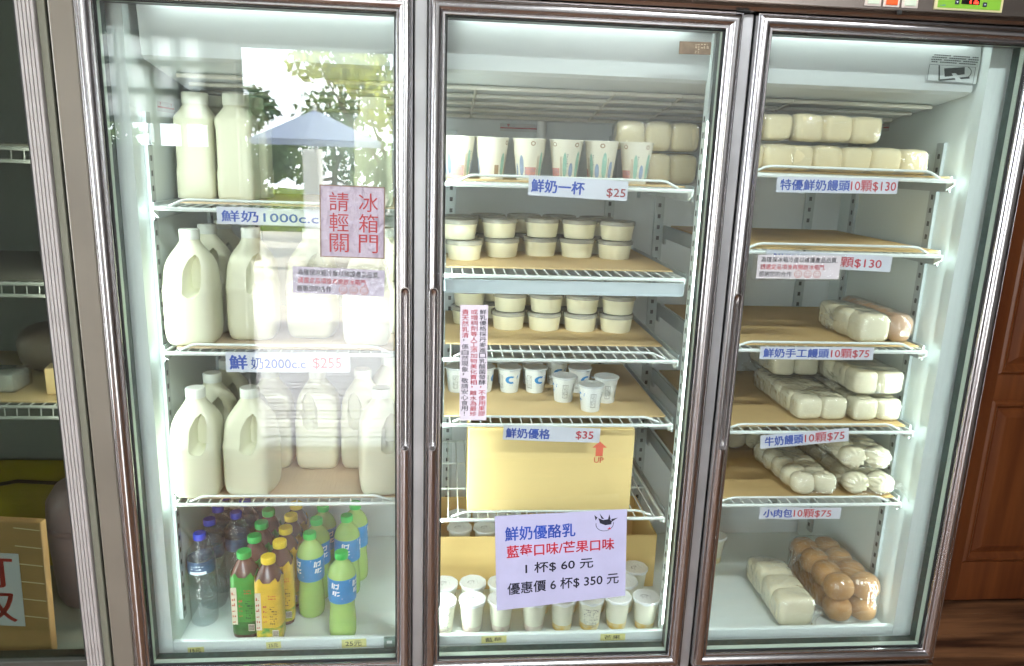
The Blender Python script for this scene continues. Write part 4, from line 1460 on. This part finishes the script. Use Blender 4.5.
z5 = .8336
bag('front left bag of small round buns on the lowest right shelf', (.630, .098, z5), 4, grid(2, 5, .0285, .0255, .0270, -.003, seed=13), 'round', BUNW, ((-.015, .235, .03), (-.4, 1, .2), .04), 'bags of pleated buns', seed=13)
bag('rear left bag of round buns half behind the price tag', (.575, .385, z5), 0, grid(2, 3, .0285, .027, .0275, -.002, seed=14) + [(x, y, z + .05, a, b, c) for x, y, z, a, b, c in grid(2, 3, .0285, .027, .0265, -.002, seed=15)], 'round', BUNW, None, 'bags of pleated buns', seed=14)
bag('lower right bag of pleated buns on the lowest right shelf', (.766, .096, z5), 0, grid(2, 5, .0310, .0290, .0265, .001, seed=16), 'pleat', BUNW, ((.066, .02, .02), (1, -.4, 0), .03), 'bags of pleated buns', seed=16)
bag('upper right bag of pleated buns lying on another pleated bag', (.755, .106, z5 + .0612), 1, grid(2, 5, .0310, .0290, .0275, .001, seed=17), 'pleat', BUNW, ((-.066, .06, .03), (-1, 0, .2), .03), 'bags of pleated buns', seed=17)
bag('brownish bun bag hidden in the middle behind the pleated bags', (.680, .395, z5), 0, grid(1, 2, .0300, .029, .0275, .001, seed=18), 'round', TANBUN, None, 'bags of pleated buns', seed=18)

zz = ZF + .0006
bag('white bag of buns lying at an angle on the cooler floor', (.618, .092, zz), -2, [(x, y, z, a, b, c) for x, y, z, a, b, c in grid(1, 3, .0465, .034, .040, seed=19)] + [(-.008, .208, .034, .040, .030, .033)], 'sq', BUNW, ((.035, .15, .075), (.6, .5, .8), .05), 'bags of buns on the cooler floor', seed=19)
sp = grid(2, 4, .0345, .033, .030, -.002, seed=20) + [(x, y + .004, z + .056, a, b, c) for x, y, z, a, b, c in grid(2, 4, .035, .033, .0315, -.002, seed=21)]
bag('brown bag of glossy buns on the cooler floor at right', (.776, .100, zz), 2, sp, 'round', BROWNBUN, ((-.08, .02, .03), (-1, -.3, .1), .05), 'bags of buns on the cooler floor', seed=20)

# ------------------------------------------------------------------ signs and price tags


def sign(name, label, cat, c, w_, h_, rot, texts, paper=PAPER, amp=0.0, group=None, seed=0, bl=0.0, tape=None, th=.0004, extra=None, letter='lettering'):
    t = thing(name, label, cat, c, (0, R(-rot), 0), group)
    bm = bmesh.new()
    P = wave_sheet(bm, w_, h_, 0, 14, 8, amp, seed, 0, bl, th)
    link('paper', bm, paper, t, 60)

    def mp(u, v):                       # u, v measured as fractions of the paper from its top left
        i, j = u * 14, (1 - v) * 8
        p = P(i, j, -.0005)
        return p
    by = {}
    for body, m, u0, u1, v0, v1, *rest in texts:
        by.setdefault(m.name, (m, []))[1].append((body, u0, u1, v0, v1, rest))
    for m, lst in by.values():
        bm = bmesh.new()
        for body, u0, u1, v0, v1, rest in lst:
            bold = rest[0] if rest else .012
            put_text(bm, body, u0, u1, 1 - v1, 1 - v0, lambda a, b: mp(a, 1 - b), 0, bold)
        link(letter, bm, m, t)
    if extra:
        extra(t, mp)
    return t


# big lilac sign on the middle door
def cow(t, mp):
    bm = bmesh.new()
    c = lambda x, y: mp(.835 + x, .135 + y)
    for pts in ([(-.055, -.055), (-.02, -.03), (.03, -.035), (.05, -.01), (.045, .025), (0, .03), (-.04, .005)],
                [(-.06, -.06), (-.085, -.09), (-.075, -.03)], [(-.03, -.045), (-.045, -.105), (-.01, -.04)], [(.02, -.035), (.03, -.09), (.04, -.03)], [(.045, -.035), (.095, -.045), (.05, -.005)]):
        quad(bm, [c(*p) for p in pts], 0)
    N = 14
    for k in range(N):
        a0, a1 = R(-10 + 200 * k / N), R(-10 + 200 * (k + 1) / N)
        q = lambda r_, a: c(r_ * math.cos(a) * .9 - .005, .015 + r_ * math.sin(a) * 1.05)
        quad(bm, [q(.072, a0), q(.077, a0), q(.077, a1), q(.072, a1)], 0)
    quad(bm, [c(.015, .075), c(.035, .055), c(.045, .08)], 1)
    link('cow_drawing', bm, [BLACK, RED], t)


sign('dessert_price_sign', 'large lilac sign listing dessert cup prices, taped on the middle door', 'sign', (.005, .0035, .7405), .291, .213, 2.8,
     [('鮮奶優酪乳', BLUE, .075, .605, .12, .265, .02), ('藍莓口味/芒果口味', RED, .085, .905, .315, .445, .02), ('1 杯$ 60 元', BLACK, .225, .745, .515, .635, .02), ('優惠價 6 杯$ 350 元', BLACK, .085, .945, .715, .845, .02)],
     LILAC, .0006, None, 3, .018, extra=cow)
# red-lettered notice
RN = []
for i, ch in enumerate('冰箱門'):
    RN.append((ch, DRED, .60, .90, .09 + .29 * i, .35 + .29 * i, 0))
for i, ch in enumerate('請輕關'):
    RN.append((ch, DRED, .14, .44, .09 + .29 * i, .35 + .29 * i, 0))


def tape_border(w_, h_, m=TAPE, b=.004):
    def f(t, mp):
        bm = bmesh.new()
        y = -.0008
        for (x0, x1, z0, z1) in ((-w_ / 2, w_ / 2, h_ / 2 - b, h_ / 2), (-w_ / 2, w_ / 2, -h_ / 2, -h_ / 2 + b), (-w_ / 2, -w_ / 2 + b, -h_ / 2, h_ / 2), (w_ / 2 - b, w_ / 2, -h_ / 2, h_ / 2)):
            box(bm, x0, x1, y - .0003, y, z0, z1)
        link('tape_border', bm, m, t)
    return f


sign('close_door_notice', 'square notice in big red characters on the left door', 'sign', (-.4395, .0035, 1.464), .122, .137, -.7, RN, TAPED, .0002, seed=5, extra=tape_border(.124, .139, TAPE, .0022))


def smileys(u0, v, du, extra2=None):
    def f(t, mp):
        bm = bmesh.new()
        for k in range(3):
            cu = u0 + du * k
            rad = du * .40
            N = 18
            q = lambda r_, a: mp(cu + r_ * math.cos(a), v + r_ * math.sin(a) * ASP)
            for i in range(N):
                a0, a1 = 2 * PI * i / N, 2 * PI * (i + 1) / N
                quad(bm, [q(rad * .86, a0), q(rad, a0), q(rad, a1), q(rad * .86, a1)])
            for s in (-1, 1):
                e = lambda a, b: mp(cu + s * rad * .35 + a, v - rad * ASP * .2 + b * ASP)
                d = rad * .12
                quad(bm, [e(-d, -d), e(d, -d), e(d, d), e(-d, d)])
            for i in range(6):
                a0, a1 = R(25 + 130 * i / 6), R(25 + 130 * (i + 1) / 6)
                quad(bm, [q(rad * .5, a0), q(rad * .62, a0), q(rad * .62, a1), q(rad * .5, a1)])
        link('smiley_faces', bm, mat('smiley_brown', c8(176, 96, 70), .6), t)
        if extra2:
            extra2(t, mp)
    return f


def film_over(w_, h_):
    def f(t, mp):
        bm = bmesh.new()
        wave_sheet(bm, w_, h_, -.0016, 20, 10, .0002, 9)
        link('clear_tape', bm, CLEARTAPE, t, 60)
    return f


ASP = .196 / .056
NT = [('為確保冰箱冷度以維護產品品質,', BLACK, .04, .96, .08, .32, .01), ('請選定品項後再開啟冰箱門,', RED, .04, .82, .39, .62, .01), ('感謝您的合作', BLACK, .03, .42, .69, .92, .01)]
sign('cooling_notice', 'small three-line notice with smileys taped below the red lettered one', 'sign', (-.468, .0035, 1.347), .178, .053, -1.6, [(a, b, .02 + c_ * .96, .02 + d * .96, e, f_, g) for a, b, c_, d, e, f_, g in NT],
     mat('greyed_notice_paper', c8(178, 172, 192), .35, noise=.1, nscale=40, bump=.35, bscale=60), .0002, 'three-line cooling notices', 6, extra=smileys(.55, .80, .115, film_over(.205, .066)))
sign('cooling_notice', 'small three-line notice with smileys taped on the right door', 'sign', (.468, .0035, 1.396), .178, .049, .5, NT, mat('notice_paper', c8(200, 198, 206), .45, noise=.06, nscale=30), .0002, 'three-line cooling notices', 7, extra=smileys(.50, .80, .115, film_over(.200, .056)))
# vertical notice
VT = []
cols = [(.70, .95, '鮮乳優格採丹麥進口乳酸菌發酵', '，不使用果膠', BLACK, RED), (.38, .63, '', '或增稠劑等人工添加物美化賣相，離水為最珍', RED, RED), (.06, .31, '貴天然乳清', '，係自然現象，敬請安心食用！', RED, BLACK)]
for u0, u1, a, b, ma, mb in cols:
    full = a + b
    n = len(full)
    for i, ch in enumerate(full):
        v0 = .035 + (.965 - .035) * i / n
        hh = (.93 / n)
        if ch == '！':
            VT.append((ch, mb, u0 + .4 * (u1 - u0), u0 + .55 * (u1 - u0), v0 + .1 * hh, v0 + .85 * hh, 0))
        elif ch == '，':
            VT.append((ch, ma if i < len(a) else mb, u0 + .15 * (u1 - u0), u0 + .4 * (u1 - u0), v0 + .2 * hh, v0 + .55 * hh, .02))
        else:
            VT.append((ch, ma if i < len(a) else mb, u0, u1, v0 + .05 * hh, v0 + .95 * hh, .006))
sign('yogurt_notice', 'tall narrow notice with three vertical lines on the middle door', 'sign', (-.199, .0035, 1.182), .056, .2455, .6, VT, mat('pinkish_paper', c8(212, 204, 216), .45), .0002, None, 8)

GT = 'price tags along the shelf fronts'
y = .0665


def ptag(label, c, w_, h_, rot, texts, seed=0, amp=.0006, paper=None):
    return sign('price_tag', label, 'price tag', (c[0], y, c[1]), w_, h_, rot, texts, paper or PAPER, amp, GT, seed)


ptag('price tag reading $25 below the paper cups', (.010, 1.5395), .206, .040, -1.8, [('鮮奶一杯', BLUE, .03, .56, .18, .82, .03), ('$25', DRED, .79, .98, .40, .88, .015)], 1)
ptag('price tag reading $35 at the top of the yellow carton', (-.020, 1.0045), .216, .034, -2, [('鮮奶優格', BLUE, .03, .48, .18, .85, .03), ('$35', RED, .75, .93, .22, .82, .02)], 2)
ptag('price tag for 1000cc milk below the top left shelf', (-.600, 1.4645), .225, .034, -.4, [('鮮奶1000c.c', BLUE, .04, .88, .2, .85, .02)], 3)
ptag('price tag for 2000cc milk below the middle left shelf', (-.584, 1.163), .254, .043, .4, [('鮮', BLUE, .03, .17, .15, .85, .03), ('奶2000c.c', BLUE, .20, .64, .25, .85, .01), ('$255', RED, .70, .93, .25, .85, .01)], 4)
ptag('price tag reading $130 below the top right shelf', (.562, 1.562), .266, .032, .9, [('特優鮮奶饅頭', BLUE, .03, .60, .15, .85, .02), ('10顆$130', RED, .61, .985, .15, .88, .015)], 5)
ptag('price tag reading $130 half hidden behind the smiley notice', (.565, 1.402), .285, .034, -1.8, [('鮮奶饅頭', BLUE, .05, .42, .2, .8, .02), ('10顆$130', RED, .50, .92, .2, .85, .015)], 6)
ptag('price tag reading $75 above the heaped square buns', (.566, 1.196), .263, .029, .2, [('鮮奶手工饅頭', BLUE, .03, .60, .15, .85, .025), ('10顆$75', RED, .62, .96, .15, .88, .015)], 7)
ptag('tilted price tag reading $75 above the pleated buns', (.563, .995), .208, .032, 5.2, [('牛奶饅頭', BLUE, .05, .48, .15, .85, .03), ('10顆$75', RED, .50, .95, .15, .88, .015)], 8)
ptag('price tag for small meat buns below the lowest right shelf', (.576, .8085), .198, .029, -.6, [('小肉包', BLUE, .05, .40, .15, .85, .03), ('10顆$75', RED, .42, .88, .15, .88, .015)], 9)
YEL = mat('pale_yellow_sticker', c8(228, 226, 150), .55, noise=.04, nscale=20)
for (x, z, w_, h_, rot, tx, lab) in ((-.810, .4860, .036, .016, 2, '15元', 'yellow sticker reading 15 below the water bottles'), (-.638, .4945, .033, .017, 3, '25元', 'yellow sticker reading 25 below the yellow tea bottle'),
                                     (-.457, .4945, .056, .022, 2, '25元', 'wider yellow sticker reading 25 below the pale green drinks'), (-.134, .4960, .059, .019, 1, '藍莓', 'yellow sticker for blueberry below the dessert cups, left'),
                                     (.149, .4950, .060, .018, 0, '芒果', 'yellow sticker for mango below the dessert cups, right')):
    sign('shelf_sticker', lab, 'sticker', (x, .0592, z), w_, h_, rot, [(tx, BLACK, .15, .80, .2, .8, .01)], YEL, 0, 'yellow handwritten stickers on the cooler sill', 2, th=.0003)

# maintenance sticker on the cooling unit cover
def maint(t, mp):
    bm = bmesh.new()
    W = lambda a, b: mp(a, b)
    for k in range(4):
        for i in range(22):
            u0 = .04 + i * .042 + (.01 if k % 2 else 0)
            if (i * 7 + k * 5) % 9 == 0:
                continue
            quad(bm, [W(u0, .17 + k * .07), W(u0 + .034, .17 + k * .07), W(u0 + .034, .205 + k * .07), W(u0, .205 + k * .07)])
    for (u0, v0, u1, v1) in ((.02, .07, .32, .08), (.70, .07, .98, .08), (.02, .48, .94, .49), (.02, .98, .94, .99), (.02, .48, .03, .99), (.93, .48, .94, .99)):
        quad(bm, [W(u0, v0), W(u1, v0), W(u1, v1), W(u0, v1)])
    quad(bm, [W(.32, .58), W(.72, .50), W(.74, .72), W(.36, .84)])
    quad(bm, [W(.20, .5), W(.23, .5), W(.28, .97), W(.25, .97)])
    quad(bm, [W(.26, .93), W(.84, .78), W(.86, .84), W(.28, .98)])
    for i in range(6):
        a0, a1 = R(-70 + i * 25), R(-70 + (i + 1) * 25)
        q = lambda r_, a: W(.74 + r_ * math.cos(a), .66 + r_ * math.sin(a) * 1.4)
        quad(bm, [q(.12, a0), q(.135, a0), q(.135, a1), q(.12, a1)])
    link('printed_diagram', bm, mat('diagram_ink', c8(52, 60, 58), .6), t)
    bm = bmesh.new()
    quad(bm, [(lambda p: (p[0], p[1] - .0004, p[2]))(W(*q)) for q in ((.48, .72), (.56, .70), (.74, .97), (.62, .98))])
    link('drawn_hand', bm, mat('sticker_pale', c8(196, 204, 202), .5), t)


sign('maintenance_sticker', 'printed Maintenance sticker with drawing, top right inside the right door', 'sticker', (.790, .0862, 1.812), .112, .064, -1.0, [('Maintenance', BLACK, .34, .68, .02, .12, .02)],
     mat('sticker_clearish', c8(190, 198, 196), .4), 0, None, 1, extra=maint)

# ------------------------------------------------------------------ the neighbouring glass cabinet at the left edge
LC = thing('glass_cabinet', 'older glass-front cooler cut off at the left edge, ribbed aluminium frame', 'cabinet')
GREYIN = mat('dull_cabinet_liner', c8(132, 138, 130), 0.5, noise=.12, nscale=4)
CX0, CX1 = -1.80, -1.020
bm = bmesh.new()
box(bm, CX1, -0.968, 0.044, .62, .12, 2.2, 0)
box(bm, CX0 - .05, CX0, .044, .62, .12, 2.2, 0)
box(bm, CX0, CX1, .54, .62, .12, 2.2, 0)
box(bm, CX0, CX1, .044, .54, .12, .490, 0)
box(bm, CX0, CX1, .044, .54, 1.98, 2.2, 0)
link('cabinet_body', bm, GREYIN, LC)
RIB = mat('ribbed_aluminium', c8(172, 166, 164), .4, .25, noise=.1, nscale=20)
bm = bmesh.new()
prof = []
xw0, xw1 = -1.017, -.984
n = 5
prof.append((xw0, .04))
for k in range(n):
    xa = xw0 + (xw1 - xw0) * k / n
    xb = xw0 + (xw1 - xw0) * (k + 1) / n
    prof += [(xa + .0004, -.001), (xa + .0012, -.003), (xb - .0012, -.003), (xb - .0004, -.001)]
prof.append((xw1, .04))
rings(bm, [[(x, yy, z) for x, yy in prof] for z in (.44, 2.15)])
fr = link('door_frame', bm, RIB, LC)
bm = newbox(-.9835, -.9695, .004, .04, .12, 2.15, 0, bev=.002)
link('side_strip', bm, mat('olive_grey_strip', c8(122, 122, 108), .5, .2, noise=.1, nscale=6), LC)
for za, zb in ((.44, .512), (1.98, 2.15)):
    link('frame_rail', newbox(CX0, xw0 - .001, -.001, .04, za, zb, 0, bev=.002), mat('dark_rail', c8(74, 76, 70), .4, .4), LC)
link('glass_pane', newbox(CX0, xw0 + .0005, .010, .013, .505, 1.985), GLASS_L, LC)
link('gasket', newbox(xw0 - .0035, xw0 - .0003, .001, .0095, .512, 1.98), BLACKRUB, LC)
bm = bmesh.new()
for xs in (-1.135,):
    box(bm, xs - .012, xs + .012, .530, .5397, .55, 1.9, 0)
    for k in range(40):
        z = .56 + k * .033
        box(bm, xs - .004, xs + .004, .5295, .5302, z, z + .012, 1)
link('shelf_standard', bm, [mat('cabinet_standard', c8(140, 146, 146), .45, .3), SLOT], LC)
lamp_area('cabinet_tube_light', (-1.034, .075, 1.22), (R(90), 0, R(62)), .012, 1.4, 2.2, (1, .98, .92))  # added fill that lifts the dark cabinet interior; no lamp is seen here
LSH = mat('grey_cabinet_wire', c8(190, 192, 186), .4)
for z, lab in ((1.060, 'white wire shelf with packets in the left edge cabinet'), (1.320, 'upper wire shelf in the left edge cabinet'), (1.585, 'topmost grey tray shelf in the left edge cabinet')):
    t = thing('cabinet_shelf', lab, 'shelf', (0, 0, z), group='shelves of the left edge cabinet')
    bm = bmesh.new()
    a, b = CX0 + .01, CX1 - .008
    for yy, dz in ((.085, -.004), (.085, -.028), (.52, -.004)):
        tube(bm, [(a, yy, dz), (b, yy, dz)], .0035, 8)
    link('rim', bm, LSH, t, 60)
    bm = bmesh.new()
    k = a + .02
    while k < b:
        tube(bm, [(k, .085, -.028), (k, .087, -.003), (k, .52, -.0015)], .0014, 5)
        k += .024
    link('cross_wires', bm, LSH, t, 60)
    if z > 1.1:
        link('tray', newbox(a, b, .09, .51, 0.0002, .004), mat('dull_tray', c8(120, 116, 104), .6, noise=.1, nscale=6), t)
t = link('cardboard_sheet', newbox(CX0 + .02, CX1 - .012, .10, .5, 0, .004), CARD, None, None, (0, 0, 1.0603))
tag(t, 'brown cardboard sheet under the packets in the left edge cabinet', 'cardboard sheet')
zc = 1.0645
t = thing('wrapped_packet', 'small clear wrapped packet on the cardboard at the left edge', 'packet', (-1.228, .150, zc))
link('contents', newbox(-.05, .045, 0, .07, 0.001, .040, 0, bev=.006), mat('packet_pale', c8(176, 178, 172), .4, noise=.2, nscale=40), t, 40)
link('plastic_film', newbox(-.054, .049, -.003, .073, 0, .0435, 0, bev=.004), FILM, t, 40)
t = thing('folded_bundle', 'dull folded brown bundle in film behind the small packet', 'bundle', (-1.155, .30, zc))
bm = bmesh.new()
squad(bm, (0, .03, .056), (.10, .085, .055), .7, .6, .2, 28, 16, .06, 4)
link('bundle', bm, mat('dull_bundle', c8(118, 104, 86), .5, noise=.3, nscale=14, bump=.4, bscale=18), t, 179)
t = thing('tan_packet', 'small tan carton at the right end of the left edge shelf', 'packet', (-1.090, .145, zc), (0, 0, R(12)))
bm = newbox(-.022, .03, 0, .05, 0, .058, 0, bev=.002)
link('carton', bm, CARD, t)
zc = .4905
t = thing('notice_carton', 'flattened brown carton with red handwritten notice in the left edge cabinet', 'carton', (-1.285, .060, zc), (0, R(1.5), R(-4)))
bm = bmesh.new()
box(bm, -.20, .172, 0, .022, .006, .325, 0, bev=.003)
link('carton', bm, mat('tape_covered_carton', c8(176, 138, 90), .45, noise=.12, nscale=5), t)
link('notice_paper', newbox(-.13, .120, -.0012, -.0004, .075, .250), mat('notice_white', c8(206, 206, 214), .5), t)
bm = bmesh.new()
for ch, z0, z1 in (('訂', .168, .245), ('取', .085, .160)):
    put_text(bm, ch, -.005, .105, z0, z1, flat(-.0017), 0, .01)
link('lettering', bm, mat('brush_red', c8(200, 60, 56), .5), t)
bm = bmesh.new()
for k in range(6):
    z = .10 + k * .042
    quad(bm, [(.115, -.0012, z), (.170, -.0012, z - .004), (.170, -.0012, z - .0015), (.115, -.0012, z + .0025)])
link('tape_strip', bm, mat('shiny_tape', c8(226, 212, 180), .12), t)
t = thing('plastic_tub', 'round mauve grey plastic tub behind the box in the left edge cabinet', 'tub', (-1.124, .300, zc))
bm = lathe(bmesh.new(), [(.06, 0.001), (.078, 0), (.086, .02), (.096, .20), (.092, .262), (.07, .298), (.04, .310), (.001, .312)], 40)
link('tub', bm, mat('mauve_plastic', c8(128, 112, 116), .35, noise=.1, nscale=8), t, 60)
link('rim_band', lathe(bmesh.new(), [(.0965, .195), (.0985, .198), (.0985, .208), (.0962, .212)], 40, cap0=False, cap1=False), mat('mauve_dark', c8(108, 94, 98), .35), t, 60)
t = thing('insulated_bag', 'yellow bag with black trim lying in the left edge cabinet', 'bag', (-1.30, .455, zc))
bm = bmesh.new()
pr = [[(-.22, -.03, 0), (.24, -.03, 0), (.24, .05, 0), (-.22, .05, 0)], [(-.225, -.04, .15), (.245, -.04, .15), (.245, .05, .15), (-.225, .05, .15)], [(-.20, -.035, .225), (.24, -.03, .215), (.24, .05, .245), (-.20, .05, .265)], [(-.10, .01, .268), (.10, .01, .262), (.10, .045, .268), (-.10, .045, .272)]]
rings(bm, pr)
link('bag', bm, mat('olive_yellow_fabric', c8(160, 150, 36), .6, noise=.15, nscale=12, bump=.2, bscale=30), t, 40)
bm = bmesh.new()
tube(bm, [(.06, -.046, .04), (.06, -.046, .17), (.12, -.046, .195), (.24, -.044, .225)], .0085, 8)
tube(bm, [(-.20, -.043, .222), (-.05, -.043, .250), (.08, -.043, .242), (.245, -.04, .235)], .005, 8)
for x in (.11, .20):
    tube(bm, [(x - .022, -.048, .135), (x - .018, -.05, .16), (x + .005, -.05, .165), (x + .016, -.05, .14)], .010, 8)
link('trim', bm, BLACKRUB, t, 60)
